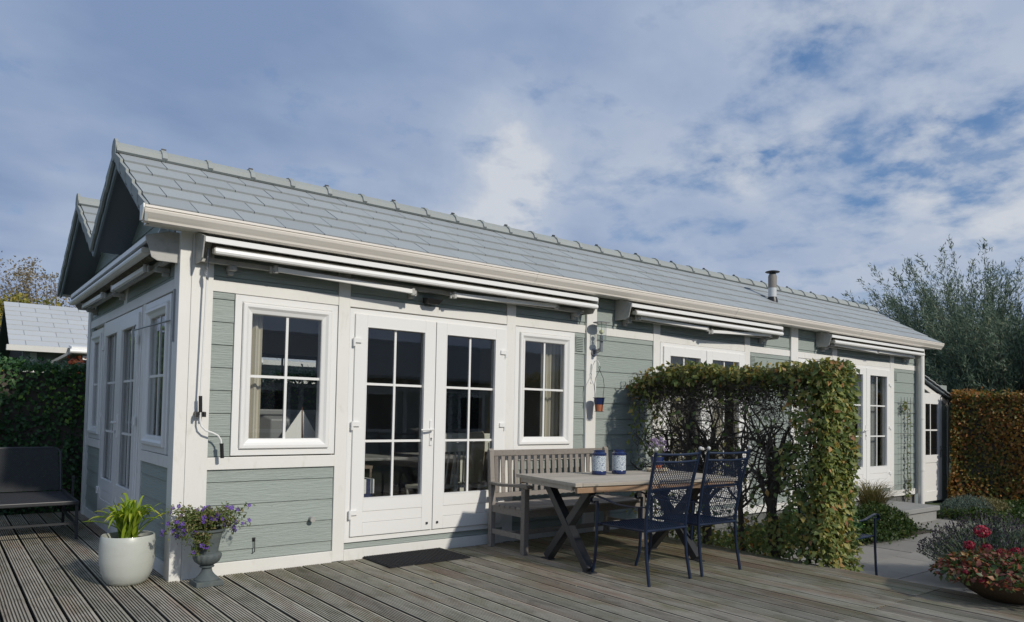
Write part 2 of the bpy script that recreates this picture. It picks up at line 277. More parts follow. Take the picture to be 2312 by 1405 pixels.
# ------------------------------------------------------------ helpers
def link(name, me, m=None, parent=None):
    o = bpy.data.objects.new(name, me); COL.objects.link(o)
    if m is not None and me is not None: me.materials.append(MATS[m])
    if parent: o.parent = parent
    return o
def tag(o, label=None, cat=None, group=None, kind=None):
    if label: o['label'] = label
    if cat: o['category'] = cat
    if group: o['group'] = group
    if kind: o['kind'] = kind
    return o
def thing(name, label, cat, loc=(0, 0, 0), rz=0, group=None):
    o = link(name, None); o.location = loc; o.rotation_euler = (0, 0, rz); tag(o, label, cat, group); return o
def part(name, parent, label=None):
    o = link(name, None, None, parent)
    if label: o['label'] = label
    return o
class MB:
    def __init__(s, F=None): s.v = []; s.f = []; s.F = F
    def add(s, vs, fs):
        k = len(s.v)
        s.v += [s.F(*p) if s.F else tuple(p) for p in vs]; s.f += [tuple(i+k for i in f) for f in fs]; return s
    def box(s, a0, a1, b0, b1, c0, c1):
        return s.add([(a, b, c) for a in (a0, a1) for b in (b0, b1) for c in (c0, c1)],
                     [(0, 1, 3, 2), (4, 6, 7, 5), (0, 4, 5, 1), (2, 3, 7, 6), (0, 2, 6, 4), (1, 5, 7, 3)])
    def beam(s, p, q, w, h, upv=(0, 0, 1)):
        p, q = Vector(p), Vector(q); d = (q-p).normalized(); U = Vector(upv)
        sd = d.cross(U)
        if sd.length < 1e-4: sd = d.cross(Vector((1, 0, 0)))
        sd.normalize(); U = sd.cross(d).normalized(); vs = []
        for e in (p, q):
            for a, b_ in ((-1, -1), (1, -1), (1, 1), (-1, 1)): vs.append(tuple(e+sd*(a*w/2)+U*(b_*h/2)))
        return s.add(vs, [(0, 3, 2, 1), (4, 5, 6, 7)]+[(i, (i+1) % 4, (i+1) % 4+4, i+4) for i in range(4)])
    def tube(s, pts, r, n=8, cap=True):
        pts = [Vector(p) for p in pts]; rs = r if isinstance(r, (list, tuple)) else [r]*len(pts)
        vs, fs = [], []; prev = None
        for i, p in enumerate(pts):
            d = (pts[min(i+1, len(pts)-1)]-pts[max(i-1, 0)])
            d = d.normalized() if d.length > 1e-9 else Vector((0, 0, 1))
            if prev is None:
                a = d.cross(Vector((0, 0, 1)));
                if a.length < 1e-3: a = d.cross(Vector((1, 0, 0)))
            else: a = prev-d*prev.dot(d)
            a.normalize(); prev = a; b_ = d.cross(a)
            for k in range(n):
                t = 2*math.pi*k/n; vs.append(tuple(p+(a*math.cos(t)+b_*math.sin(t))*rs[i]))
        for i in range(len(pts)-1):
            for k in range(n): fs.append((i*n+k, i*n+(k+1) % n, (i+1)*n+(k+1) % n, (i+1)*n+k))
        if cap: fs.append(tuple(range(n))[::-1]); fs.append(tuple(range((len(pts)-1)*n, len(pts)*n)))
        return s.add(vs, fs)
    def lathe(s, prof, c=(0, 0, 0), n=24, flute=None):
        vs, fs = [], []
        for j, (r, z) in enumerate(prof):
            for k in range(n):
                t = 2*math.pi*k/n; rr = r*(1+(flute(j, k) if flute else 0))
                vs.append((c[0]+rr*math.cos(t), c[1]+rr*math.sin(t), c[2]+z))
        for j in range(len(prof)-1):
            for k in range(n): fs.append((j*n+k, j*n+(k+1) % n, (j+1)*n+(k+1) % n, (j+1)*n+k))
        fs.append(tuple(range(n))[::-1]); fs.append(tuple(range((len(prof)-1)*n, len(prof)*n)))
        return s.add(vs, fs)
    def prism(s, poly, a0, a1, axis=0):
        """poly in the two other axes, extruded along axis"""
        n = len(poly); vs = []
        for a in (a0, a1):
            for p, q in poly: vs.append({0: (a, p, q), 1: (p, a, q), 2: (p, q, a)}[axis])
        return s.add(vs, [tuple(range(n)), tuple(range(n, 2*n))[::-1]]+[(i, i+n, (i+1) % n+n, (i+1) % n) for i in range(n)])
    def ring(s, u0, u1, v0, v1, prof):
        """mitred frame; prof = list of (inset, height) closed loop; local (u, w, v)"""
        vs, fs = [], []; n = len(prof)
        for d, w in prof: vs += [(u0+d, w, v0+d), (u1-d, w, v0+d), (u1-d, w, v1-d), (u0+d, w, v1-d)]
        for i in range(n):
            j = (i+1) % n
            for k in range(4): l = (k+1) % 4; fs.append((i*4+k, i*4+l, j*4+l, j*4+k))
        return s.add(vs, fs)
    def sphere(s, c, r, n=8, m_=6, sc=(1, 1, 1)):
        return s.add(*_sph(c, r, n, m_, sc))
    def mesh(s, name='mesh', smooth=False, recalc=True):
        me = bpy.data.meshes.new(name); me.from_pydata(s.v, [], s.f)
        if recalc:
            b_ = bmesh.new(); b_.from_mesh(me); bmesh.ops.recalc_face_normals(b_, faces=b_.faces); b_.to_mesh(me); b_.free()
        if smooth: me.polygons.foreach_set('use_smooth', [True]*len(me.polygons))
        me.update(); return me
    def build(s, name, m, parent=None, smooth=False, bevel=0, recalc=True):
        o = link(name, s.mesh(name, smooth, recalc), m, parent)
        if smooth:
            try: o.data.set_sharp_from_angle(angle=R(40))
            except Exception: pass
        if bevel:
            md = o.modifiers.new('bevel', 'BEVEL'); md.width = bevel; md.segments = 2; md.limit_method = 'ANGLE'
        return o
def _sph(c, r, n, m_, sc):
    vs = []; fs = []
    for j in range(1, m_):
        ph = math.pi*j/m_
        for k in range(n):
            t = 2*math.pi*k/n; vs.append((c[0]+r*sc[0]*math.sin(ph)*math.cos(t), c[1]+r*sc[1]*math.sin(ph)*math.sin(t), c[2]+r*sc[2]*math.cos(ph)))
    for j in range(m_-2):
        for k in range(n): fs.append((j*n+k, j*n+(k+1) % n, (j+1)*n+(k+1) % n, (j+1)*n+k))
    fs.append(tuple(range(n))); fs.append(tuple(range((m_-2)*n, (m_-1)*n))[::-1])
    return vs, fs
def copy_tree(o, parent=None):
    c = o.copy(); COL.objects.link(c)
    if parent: c.parent = parent
    for ch in [k for k in bpy.data.objects if k.parent == o]: copy_tree(ch, c)
    return c
def place(me, name, parent, mw, m=None):
    o = link(name, me, m, parent); o.matrix_local = mw; return o

def unit(a): return a/np.maximum(np.linalg.norm(a, axis=-1, keepdims=True), 1e-9)
def leaves(name, P, Nn, Dd, size, m, parent, aspect=.55, fold=.25, rnd=None, curl=.15, kind='stuff', label=None):
    """cloud of folded leaves. P base points, Nn face normals, Dd growth direction, size per leaf"""
    n = len(P); Dd = unit(Dd - 0*Nn); Sd = unit(np.cross(Dd, Nn)); Nn = np.cross(Sd, Dd)
    size = np.broadcast_to(np.asarray(size, float).reshape(-1, 1), (n, 1)); w = size*aspect/2
    mid = P+Dd*size*.45
    V = np.stack([P, mid+Sd*w+Nn*w*fold, P+Dd*size-Nn*size*curl, mid-Sd*w+Nn*w*fold, mid], 1).reshape(-1, 3)
    k = (np.arange(n)*5)[:, None]
    F = np.concatenate([k+np.array([[0, 4, 1]]), k+np.array([[4, 2, 1]]), k+np.array([[0, 3, 4]]), k+np.array([[4, 3, 2]])], 1).reshape(-1, 3)
    me = bpy.data.meshes.new(name); me.vertices.add(len(V)); me.vertices.foreach_set('co', V.ravel())
    me.loops.add(len(F)*3); me.loops.foreach_set('vertex_index', F.ravel().astype(np.int32))
    me.polygons.add(len(F)); me.polygons.foreach_set('loop_start', np.arange(0, len(F)*3, 3, dtype=np.int32))
    me.update(calc_edges=True)
    if rnd is None: rnd = rng.random(n)
    at = me.attributes.new('rnd', 'FLOAT', 'FACE'); at.data.foreach_set('value', np.repeat(np.clip(rnd, 0, 1), 4).astype(np.float32))
    o = link(name, me, m, parent)
    if kind: o['kind'] = kind
    if label: o['label'] = label
    return o
def setrnd(o, val=None):
    me = o.data; at = me.attributes.new('rnd', 'FLOAT', 'FACE')
    n = len(me.polygons); at.data.foreach_set('value', (np.full(n, val) if val is not None else rng.random(n)).astype(np.float32)); return o
def shell_noise(P, f=2.2, a=.05):
    return a*(np.sin(P[:, 0]*f+P[:, 1]*1.7*f)+np.sin(P[:, 2]*1.9*f+P[:, 0]*.7*f+1)+np.sin(P[:, 1]*1.3*f-P[:, 2]*f+2))/2
def hedge_faces(x0, x1, y0, y1, z0, z1, faces, dens):
    """random points on the faces of a clipped hedge; returns P, N"""
    Ps, Ns = [], []
    spec = {'-x': ((1, 2), 0, x0, -1), '+x': ((1, 2), 0, x1, 1), '-y': ((0, 2), 1, y0, -1), '+y': ((0, 2), 1, y1, 1), '+z': ((0, 1), 2, z1, 1)}
    lo = np.array([x0, y0, z0]); hi = np.array([x1, y1, z1])
    for f in faces:
        (a, b_), c, val, sg = spec[f]
        n = int((hi[a]-lo[a])*(hi[b_]-lo[b_])*dens); P = np.zeros((n, 3))
        P[:, a] = rng.uniform(lo[a], hi[a], n); P[:, b_] = rng.uniform(lo[b_], hi[b_], n); P[:, c] = val
        Nn = np.zeros((n, 3)); Nn[:, c] = sg
        P = P+Nn*(shell_noise(P)-rng.random(n)*.10)[:, None]
        # soften the corners
        Ps.append(P); Ns.append(Nn)
    P = np.concatenate(Ps); Nn = np.concatenate(Ns); return P, Nn
def orient(Nn, droop=.7, spread=.6):
    n = len(Nn); out_ = Nn*.5+rng.normal(0, spread, (n, 3)); out_[:, 2] -= droop*rng.random(n)
    nn = unit(Nn+rng.normal(0, .45, (n, 3))+np.array([0, 0, .35])); return unit(nn), unit(out_)
def twigmesh(name, lines, m, parent, n=3, label=None, kind=None):
    mb = MB()
    for pts, rs in lines: mb.tube(pts, rs, n, cap=False)
    o = mb.build(name, m, parent, smooth=True, recalc=False)
    if kind: o['kind'] = kind
    if label: o['label'] = label
    return o

FR = lambda u, w, v: (u, -w, v)      # front wall frame: u along x, w outwards (-y)
LF = lambda u, w, v: (-w, u, v)      # end wall frame: u along y, w outwards (-x)

# ------------------------------------------------------------ ground, terrace, deck
g = MB().add([(-400, -400, -.34), (400, -400, -.34), (400, 400, -.34), (-400, 400, -.34)], [(0, 1, 2, 3)]).build('ground', 'lawn'); tag(g, 'green lawn ground around the bungalow', kind='structure')
g = MB().box(-.2, 16.5, -2.2, .1, -.5, -.318).build('planting_bed', 'soil'); tag(g, 'brown soil of the planting bed along the wall', kind='structure')
terrace = MB().box(5.02, 14.9, -8.6, -.9, -.5, -.325).build('terrace', 'soil'); tag(terrace, 'terrace of large grey paving slabs beside the deck', kind='structure')
slab = MB().box(-.447, .447, -.297, .297, -.04, 0).mesh('paving_slab')
slab.materials.append(MATS['paving'])
k = 0
for j in range(13):
    y = -8.35+j*.605-.0
    for i in range(12):
        x = 5.45+i*.905+(.45 if j % 2 else 0)
        if x > 14.7: continue
        if y > -1.5 and 7.5 < x < 10.0: continue
        if y > -1.5 and x > 11.9: continue
        o = link('paving_slab', slab, None, terrace); o.location = (x, y, -.30+random.uniform(-.002, .003)); o.rotation_euler = (random.uniform(-.003, .003), random.uniform(-.003, .003), 0)

deck = MB().box(-5.2, 4.94, -7.4, 6.4, -.34, -.05).build('deck', 'black_plastic'); tag(deck, 'weathered grooved timber deck in front of the bungalow', kind='structure')
def deckboard(length):
    pts = []; w = .1475; ng = 8
    gw = w/ng
    pts.append((-w/2, -.028))
    for i in range(ng):
        a = -w/2+i*gw
        pts += [(a+gw*.08, 0), (a+gw*.58, 0), (a+gw*.66, -.0075), (a+gw, -.0075)]
    pts[-2:] = [(w/2-.001, 0)]
    pts.append((w/2, -.028))
    me = MB().prism(pts, 0, length, axis=1).mesh('deck_board'); me.materials.append(MATS['deck_wood']); return me
bl = {}
def lay(x, y0, y1):
    key = round(y1-y0, 2)
    if key not in bl: bl[key] = deckboard(key-.006)
    o = link('deck_board', bl[key], None, deck); o.location = (x+random.uniform(-.0015, .0015), y0+.003, random.uniform(-.0025, .001)); return o
x = -5.02
while x < 4.93:
    if x < -.02:
        lay(x, -.11, 2.2); lay(x, 2.2, 4.6)
        lay(x, -3.6, -.11); lay(x, -7.2, -3.6)
    else:
        lay(x, -3.6-.0, -.035+.0) if x > .1 else lay(x, -3.6, -.11)
        lay(x, -7.2, -3.6)
    x += .1655
fasc = MB().box(4.945, 4.97, -7.4, -.04, -.34, -.004).build('fascia_board', 'teak_grey', deck)

# ------------------------------------------------------------ the bungalow
house = thing('bungalow', 'long sage green weatherboard bungalow with white trim and grey slate roof', 'bungalow')
LEN, DEP = 13.05, 4.35
RX0, RX1 = -.33, 13.42
SL = .5736; CS = 1/math.sqrt(1+SL*SL)
def roofz(y):          # top of slates
    if y <= 1.09: return 2.83+(y+.25)*SL
    if y <= 2.175: return 2.83+(2.43-y)*SL
    if y <= 3.26: return 2.83+(y-1.92)*SL
    return 2.83+(4.60-y)*SL

# inner wall shells with openings
def wall_shell(F, U0, U1, V0, V1, openings, name, m, w0=-.12, w1=-.02):
    us = sorted({U0, U1, *[o[0] for o in openings], *[o[1] for o in openings]})
    mb = MB(F)
    for a, b_ in zip(us, us[1:]):
        ops = sorted([(o[2], o[3]) for o in openings if o[0] <= a+1e-6 and o[1] >= b_-1e-6]); v = V0
        for c, d in ops:
            if c > v: mb.box(a, b_, w0, w1, v, c)
            v = d
        if v < V1: mb.box(a, b_, w0, w1, v, V1)
    return mb.build(name, m, house)
WIN1 = (.393, 1.292, .957, 2.278); DOOR1 = (1.412, 3.212, .155, 2.272); WIN2 = (3.325, 4.185, .957, 2.275)
DOOR2 = (5.665, 7.475, .155, 2.282); WIN3 = (8.86, 9.85, .957, 2.275); DOOR3 = (10.05, 11.88, .155, 2.282)
front_open = [(a+.04, b_-.04, c+.04, d-.04) for a, b_, c, d in (WIN1, DOOR1, WIN2, DOOR2, WIN3, DOOR3)]
wf = wall_shell(FR, .02, LEN-.02, -.0, 2.80, front_open, 'wall', 'cream_paint'); wf['label'] = 'sage weatherboard front wall'
LW1 = (.232, 1.150, .957, 2.270); LD = (1.312, 3.19, .155, 2.272); LW2 = (3.31, 4.09, .957, 2.235)
left_open = [(a+.04, b_-.04, c+.04, d-.04) for a, b_, c, d in (LW1, LD, LW2)]
wl = wall_shell(LF, .125, DEP-.02, -.0, 2.80, left_open, 'wall', 'cream_paint'); wl['label'] = 'shaded sage weatherboard gable wall'
# rear and far end walls
BW = [(1.85, 3.02, 1.0, 2.13), (5.0, 6.6, 1.0, 1.73)]
mb = MB(lambda u, w, v: (u, DEP+w, v))
wall_shell(lambda u, w, v: (u, DEP+w, v), 0, LEN, 0, 2.8, BW, 'rear_wall', 'interior_wall', -.12, 0)
MB().box(LEN-.12, LEN-.0, .12, DEP-.12, 0, 2.8).build('end_wall', 'siding_sage', house)
# floor, ceiling, inner partition
MB().box(.12, LEN-.12, .12, DEP-.12, .02, .06).build('floor', 'interior_floor', house)
MB().box(.12, LEN-.12, .12, DEP-.12, 2.42, 2.46).build('ceiling', 'interior_wall', house)
MB().box(4.75, 4.85, .125, 2.6, .06, 2.42).build('partition_wall', 'interior_wall', house)
MB().box(8.1, 8.2, .125, DEP-.125, .06, 2.42).build('partition_wall', 'interior_wall', house)
for a, b_, c, d in BW:
    w_ = part('window', house, 'rear window seen through the house'); F = lambda u, w, v: (u, DEP+w, v)
    mb = MB(F).ring(a, b_, c, d, [(0, .01), (0, -.08), (.05, -.08), (.05, .01)]); mb.box((a+b_)/2-.012, (a+b_)/2+.012, -.05, -.03, c+.05, d-.05)
    mb.build('frame', 'black_plastic', w_); MB(F).box(a+.05, b_-.05, -.045, -.039, c+.05, d-.05).build('pane', 'window_glass', w_)

# siding boards
PITCH = .1855
def siding(F, parent, u0, u1, v0, v1, mtl='siding_sage'):
    k0 = int(math.floor(v0/PITCH+1e-6)); k1 = int(math.ceil(v1/PITCH-1e-6))
    for k in range(k0, k1):
        a, b_ = max(v0, k*PITCH), min(v1, (k+1)*PITCH)
        if b_-a < .012: continue
        ta = .020-.010*((a-k*PITCH)/PITCH); tb = .020-.010*((b_-k*PITCH)/PITCH)
        vs = [(u0, -.02, a), (u1, -.02, a), (u1, -.02, b_), (u0, -.02, b_), (u0, ta, a+.0035), (u1, ta, a+.0035), (u1, tb, b_), (u0, tb, b_)]
        MB(F).add(vs, [(0, 1, 2, 3), (4, 5, 6, 7), (0, 1, 5, 4), (1, 2, 6, 5), (2, 3, 7, 6), (3, 0, 4, 7)]).build('siding_board', mtl, parent)
BB = .096
bays = [(.212, 1.302), (1.414, 3.212), (3.33, 4.362), (4.522, 5.536), (5.662, 7.478), (7.602, 8.638), (8.832, 9.878), (10.03, 11.888), (12.034, 12.95)]
g_ = .003
for i, (a, b_) in enumerate(bays):
    siding(FR, wf, a+g_, b_-g_, 2.378, 2.72)
    if i == 0: siding(FR, wf, a+g_, .39, .948, 2.283); siding(FR, wf, a+g_, b_-g_, BB, .842)
    elif i in (1, 4, 7): siding(FR, wf, a+g_, b_-g_, BB, .153)
    elif i == 2: siding(FR, wf, 4.188, b_-g_, .948, 2.283); siding(FR, wf, a+g_, b_-g_, BB, .842)
    elif i == 6: siding(FR, wf, a+g_, b_-g_, BB, .842)
    else: siding(FR, wf, a+g_, b_-g_, BB, 2.283)
# white posts and rails on the front
posts = [(1.302, 1.414, .032), (3.212, 3.33, .032), (4.362, 4.522, .05), (5.536, 5.662, .032), (7.478, 7.602, .032), (8.638, 8.832, .05), (9.878, 10.03, .032), (11.888, 12.034, .032), (12.95, 13.07, .05)]
for a, b_, t_ in posts: MB(FR).box(a, b_, -.02, t_, -.0, 2.745).build('post', 'white_paint', house, bevel=.003)
# corner post: two planed boards with a seam
MB(FR).box(.045, .212, -.02, .045, -.012, 2.745).build('corner_post', 'white_paint', house, bevel=.003)
MB(FR).box(-.045, .043, -.12, .045, -.012, 2.78).build('corner_post', 'white_paint', house, bevel=.003)
MB(LF).box(.122, .165, -.02, .028, -.012, 2.9).build('corner_post', 'white_paint', house, bevel=.003)
for a, b_ in bays:
    MB(FR).box(a, b_, -.02, .026, 2.285, 2.377).build('rail', 'white_paint', house, bevel=.003)
    MB(FR).box(a, b_, -.02, .034, -.012, BB-.001).build('base_board', 'white_paint', house, bevel=.003)
for i in (0, 2, 6):
    a, b_ = bays[i]; MB(FR).box(a, b_, -.02, .036, .845, .945).build('sill', 'white_paint', house, bevel=.004)
# left end wall trim
for a, b_, t_ in ((1.17, 1.30, .03), (3.2, 3.30, .03), (4.20, 4.36, .045)):
    MB(LF).box(a, b_, -.02, t_, -.0, 2.283 if a < 4 else 2.85).build('post', 'white_paint', house, bevel=.003)
MB(LF).box(2.08, 2.24, -.02, .026, 2.38, 2.95).build('post', 'white_paint', house, bevel=.003)
MB(LF).box(.168, 4.195, -.02, .034, 2.285, 2.377).build('rail', 'white_paint', house, bevel=.003)
for a, b_ in ((.168, 1.168), (3.303, 4.197)):
    MB(LF).box(a, b_, -.02, .036, .855, .95).build('sill', 'white_paint', house, bevel=.003)
    siding(LF, wl, a+.003, b_-.003, BB, .852)
siding(LF, wl, .17, .229, .953, 2.283); siding(LF, wl, 4.093, 4.197, .953, 2.283)
MB(LF).box(.168, 1.168, -.02, .034, -.012, BB-.001).build('base_board', 'white_paint', house)
MB(LF).box(1.302, 3.198, -.02, .034, -.012, .152).build('base_board', 'white_paint', house)
MB(LF).box(3.303, 4.197, -.02, .034, -.012, BB-.001).build('base_board', 'white_paint', house)
# gable boards (clipped to the roof line)
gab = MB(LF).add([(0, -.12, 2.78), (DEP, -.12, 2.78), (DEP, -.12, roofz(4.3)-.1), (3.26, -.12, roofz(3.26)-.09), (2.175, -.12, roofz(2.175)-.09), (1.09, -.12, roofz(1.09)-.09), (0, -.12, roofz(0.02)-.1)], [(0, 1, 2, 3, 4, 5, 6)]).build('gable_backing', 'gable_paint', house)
def clipz(u): return roofz(u)-.09
for k in range(12, 20):
    v0, v1 = max(2.38, k*PITCH), (k+1)*PITCH
    us = [i*.02 for i in range(9, 215)]
    run = []
    for u in us+[99]:
        ok = u < 90 and clipz(u) > v0+.02 and not (2.06 < u < 2.26 and v0 < 2.93)
        if ok: run.append(u)
        elif run:
            if len(run) > 3:
                top = [(q, min(v1, clipz(q))) for q in run]
                keep = [top[0]]+[top[i] for i in range(1, len(top)-1) if abs((top[i+1][1]-top[i][1])-(top[i][1]-top[i-1][1])) > 1e-4]+[top[-1]]
                vs = [(run[0], .020, v0+.003), (run[-1], .020, v0+.003)]+[(q, .020-.010*(z-v0)/PITCH, z) for q, z in keep[::-1]]
                bk = [(p[0], -.02, p[2]) for p in vs]; n = len(vs)
                MB(LF).add(vs+bk, [tuple(range(n)), tuple(range(n, 2*n))[::-1]]+[(i, (i+1) % n, (i+1) % n+n, i+n) for i in range(n)]).build('siding_board', 'siding_sage', wl)
            run = []
# foundation at the garden end
fnd = MB().box(5.0, 13.0, .02, .2, -.45, -.02).build('foundation', 'foundation_block', house)
bx = MB().box(-.218, .218, -.012, .03, -.072, .072).mesh('foundation_block'); bx.materials.append(MATS['foundation_block'])
for j in range(2):
    for i in range(18):
        x = 5.3+i*.445+(.22 if j else 0)
        if x > 12.85: continue
        o = link('block', bx, None, fnd); o.location = (x, .02-.004, -.1-j*.152)

# windows and doors -------------------------------------------------------
def window(F, r, parent, nx=2, ny=2, cur=None):
    a, b_, c, d = r
    w_ = part('window', parent)
    MB(F).ring(a, b_, c, d, [(0, -.05), (0, .035), (.052, .035), (.060, .028), (.060, -.05)]).build('frame', 'upvc_white', w_, bevel=.002)
    s = .062
    MB(F).ring(a+s, b_-s, c+s-.008, d-s, [(0, -.04), (0, .050), (.006, .056), (.030, .056), (.050, .040), (.078, .030), (.084, .022), (.084, -.04)]).build('sash', 'upvc_white', w_, bevel=.0015)
    q = s+.083
    pa = (a+q, b_-q, c+q-.008, d-q)
    MB(F).box(pa[0], pa[1], .0, .006, pa[2], pa[3]).build('pane', 'window_glass', w_)
    for i in range(1, nx):
        x = pa[0]+(pa[1]-pa[0])*i/nx; MB(F).box(x-.011, x+.011, -.006, .013, pa[2], pa[3]).build('glazing_bar', 'upvc_white', w_)
    for j in range(1, ny):
        z = pa[2]+(pa[3]-pa[2])*j/ny; MB(F).box(pa[0], pa[1], -.005, .0115, z-.011, z+.011).build('glazing_bar', 'upvc_white', w_)
    return w_
def door_pair(F, r, parent, handle=True, mid=None):
    a, b_, c, d = r; mid = mid or (a+b_)/2+.012
    fr = part('door_frame', parent)
    MB(F).ring(a, b_, c, d, [(0, -.05), (0, .034), (.045, .034), (.052, .028), (.052, -.05)]).build('frame', 'upvc_white', fr, bevel=.002)
    outs = []
    for side, (p, q) in enumerate(((a+.05, mid-.004), (mid+.004, b_-.036))):
        dr = part('door', parent)
        z0, z1 = c+.052, d-.048
        gl = (p+.118, q-.118, .54, z1-.108)
        mb = MB(F)
        # stiles, head and bottom panel around the glass
        mb.box(p, gl[0], -.03, .052, z0, z1); mb.box(gl[1], q, -.03, .052, z0, z1)
        mb.box(gl[0], gl[1], -.03, .052, gl[3], z1)
        mb.box(gl[0], gl[1], -.03, .052, z0, .325); mb.box(gl[0], gl[1], -.03, .048, .327, .425); mb.box(gl[0], gl[1], -.03, .052, .427, gl[2])
        mb.build('leaf_frame', 'upvc_white', dr, bevel=.003)
        MB(F).ring(gl[0]-.002, gl[1]+.002, gl[2]-.002, gl[3]+.002, [(0, .03), (0, .0535), (.008, .0535), (.014, .03)]).build('glazing_bead', 'upvc_white', dr)
        MB(F).box(gl[0], gl[1], .006, .012, gl[2], gl[3]).build('pane', 'window_glass', dr)
        x = (gl[0]+gl[1])/2; MB(F).box(x-.011, x+.011, .0, .02, gl[2], gl[3]).build('glazing_bar', 'upvc_white', dr)
        for j in (1, 2):
            z = gl[2]+(gl[3]-gl[2])*j/3; MB(F).box(gl[0], gl[1], .001, .0185, z-.011, z+.011).build('glazing_bar', 'upvc_white', dr)
        hx = p-.012 if side == 0 else q+.008
        for z in (.42, 1.22, 1.98):
            h = MB(F); h.tube([(hx, .058, z-.055), (hx, .058, z+.025)], .0125, 8); h.box(min(hx, hx+(.07 if side == 0 else -.07)), max(hx, hx+(.07 if side == 0 else -.07)), .053, .068, z-.02, z+.022)
            h.build('hinge', 'upvc_white', dr, bevel=.002)
        k = MB(F).box((q-.06 if side == 0 else p+.05)-.01, (q-.06 if side == 0 else p+.05)+.01, .052, .062, z0+.055, z0+.075); k.build('stopper', 'black_iron', dr)
        if side == 0 and handle:
            h = MB(F); h.box(q-.052, q-.022, .052, .062, 1.02, 1.26); h.tube([(q-.037, .06, 1.175), (q-.037, .10, 1.175)], .011, 8)
            h.tube([(q-.037, .10, 1.175), (q-.10, .108, 1.172), (q-.175, .104, 1.170)], [.011, .010, .009], 8); h.build('handle', 'upvc_white', dr, smooth=True)
            MB(F).tube([(q-.037, .0605, 1.085), (q-.037, .0645, 1.085)], .009, 10).box(q-.041, q-.033, .0605, .0645, 1.062, 1.085).build('keyhole', 'black_iron', dr)
        outs.append(dr)
    return outs
window(FR, WIN1, wf); window(FR, WIN2, wf); window(FR, WIN3, wf)
for rr in (DOOR1, DOOR2, DOOR3): door_pair(FR, rr, wf)
window(LF, LW1, wl); window(LF, LW2, wl); door_pair(LF, LD, wl)
# louvred vents
def vent(x0, x1, z0, z1):
    v_ = part('vent', wf)
    MB(FR).box(x0, x1, .012, .024, z0, z1).build('vent_plate', 'siding_sage', v_)
    n = 9
    for i in range(n):
        z = z0+.012+(z1-z0-.024)*i/(n-1); MB(FR).add([(x0+.01, .024, z-.006), (x1-.01, .024, z-.006), (x1-.01, .034, z-.008), (x0+.01, .034, z-.008), (x0+.01, .024, z+.004), (x1-.01, .024, z+.004)],
            [(0, 1, 2, 3), (3, 2, 5, 4), (0, 3, 4), (1, 5, 2), (0, 4, 5, 1)]).build('louvre', 'siding_sage', v_)
vent(4.21, 4.335, 2.07, 2.25); vent(7.61, 7.75, 2.07, 2.25); vent(12.045, 12.17, 2.07, 2.25)

# roof -------------------------------------------------------------------
roof = part('roof', house, 'grey slate tile double gabled roof')
mb = MB()
t_ = .05
prof_top = [(-.22, roofz(-.22)-.045), (1.09, roofz(1.09)-.045), (2.175, roofz(2.175)-.045), (3.26, roofz(3.26)-.045), (4.6, roofz(4.6)-.045)]
prof_bot = [(y, z-.05) for y, z in prof_top]
mb.prism(prof_top+prof_bot[::-1], RX0+.02, RX1-.02, 0)
mb.build('roof_deck', 'soffit', roof)
# rake boards
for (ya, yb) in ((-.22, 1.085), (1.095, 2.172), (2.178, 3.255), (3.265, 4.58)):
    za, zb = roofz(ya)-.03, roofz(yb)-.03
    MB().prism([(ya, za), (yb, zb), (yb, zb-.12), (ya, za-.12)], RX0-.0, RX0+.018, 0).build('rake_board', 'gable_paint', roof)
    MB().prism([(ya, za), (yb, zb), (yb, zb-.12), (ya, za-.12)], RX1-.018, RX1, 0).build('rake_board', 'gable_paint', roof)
# box soffit behind the gutter
MB().prism([(-.19, 2.725), (-.03, 2.725), (-.03, 2.75), (-.19, 2.75)], RX0+.02, RX1-.02, 0).build('soffit_board', 'white_paint', roof)
MB().prism([(-.205, 2.72), (-.191, 2.72), (-.191, 2.80), (-.205, 2.80)], RX0+.02, RX1-.02, 0).build('fascia', 'white_paint', roof)
TW = .341
def slate_mesh(w, l, th=.021):
    me = MB().add([(0, 0, 0), (w, 0, 0), (w, l, -.018), (0, l, -.018), (0, 0, th), (w, 0, th), (w, l, th-.018), (0, l, th-.018)],
                  [(0, 3, 2, 1), (4, 5, 6, 7), (0, 1, 5, 4), (1, 2, 6, 5), (2, 3, 7, 6), (3, 0, 4, 7)]).mesh('slate'); me.materials.append(MATS['roof_slate']); return me
rows = [-.045, .255, .552, .86, 1.165, 1.455]
ang = math.atan(SL)
def lay_slates(y_at, sgn, mesh_cache, parent, name, x0, x1, rows, tw, off=0, mk=None, side=None):
    """slates on a slope; y_at/z at s=0, sgn=+1 rising towards +y, -1 the other way"""
    (yb, zb) = y_at
    for k in range(len(rows)-1):
        l = rows[k+1]-rows[k]+.03
        xs = [x0]; x = x0+(tw if (k+off) % 2 == 0 else tw/2)
        while x < x1-.05: xs.append(x); x += tw
        xs.append(x1)
        for a, b_ in zip(xs, xs[1:]):
            w_ = b_-a-.007; key = (round(w_, 3), round(l, 3))
            if key not in mesh_cache: mesh_cache[key] = mk(w_, l)
            s = rows[k]
            if sgn > 0: M_ = Matrix.Translation((a+.0025, yb+s*CS, zb+s*SL*CS+.008*1)) @ Matrix.Rotation(ang, 4, 'X')
            else: M_ = Matrix.Translation((b_-.0025, yb-s*CS, zb+s*SL*CS+.008)) @ Matrix.Rotation(math.pi, 4, 'Z') @ Matrix.Rotation(ang, 4, 'X')
            M_ = M_ @ Matrix.Rotation(random.uniform(-.0025, .0025), 4, 'Y') @ Matrix.Translation((0, 0, random.uniform(-.0005, .0012)))
            place(mesh_cache[key], name, parent, M_)
cache = {}
lay_slates((-.25, 2.83), 1, cache, roof, 'slate', RX0, RX1, rows, TW, 0, slate_mesh)
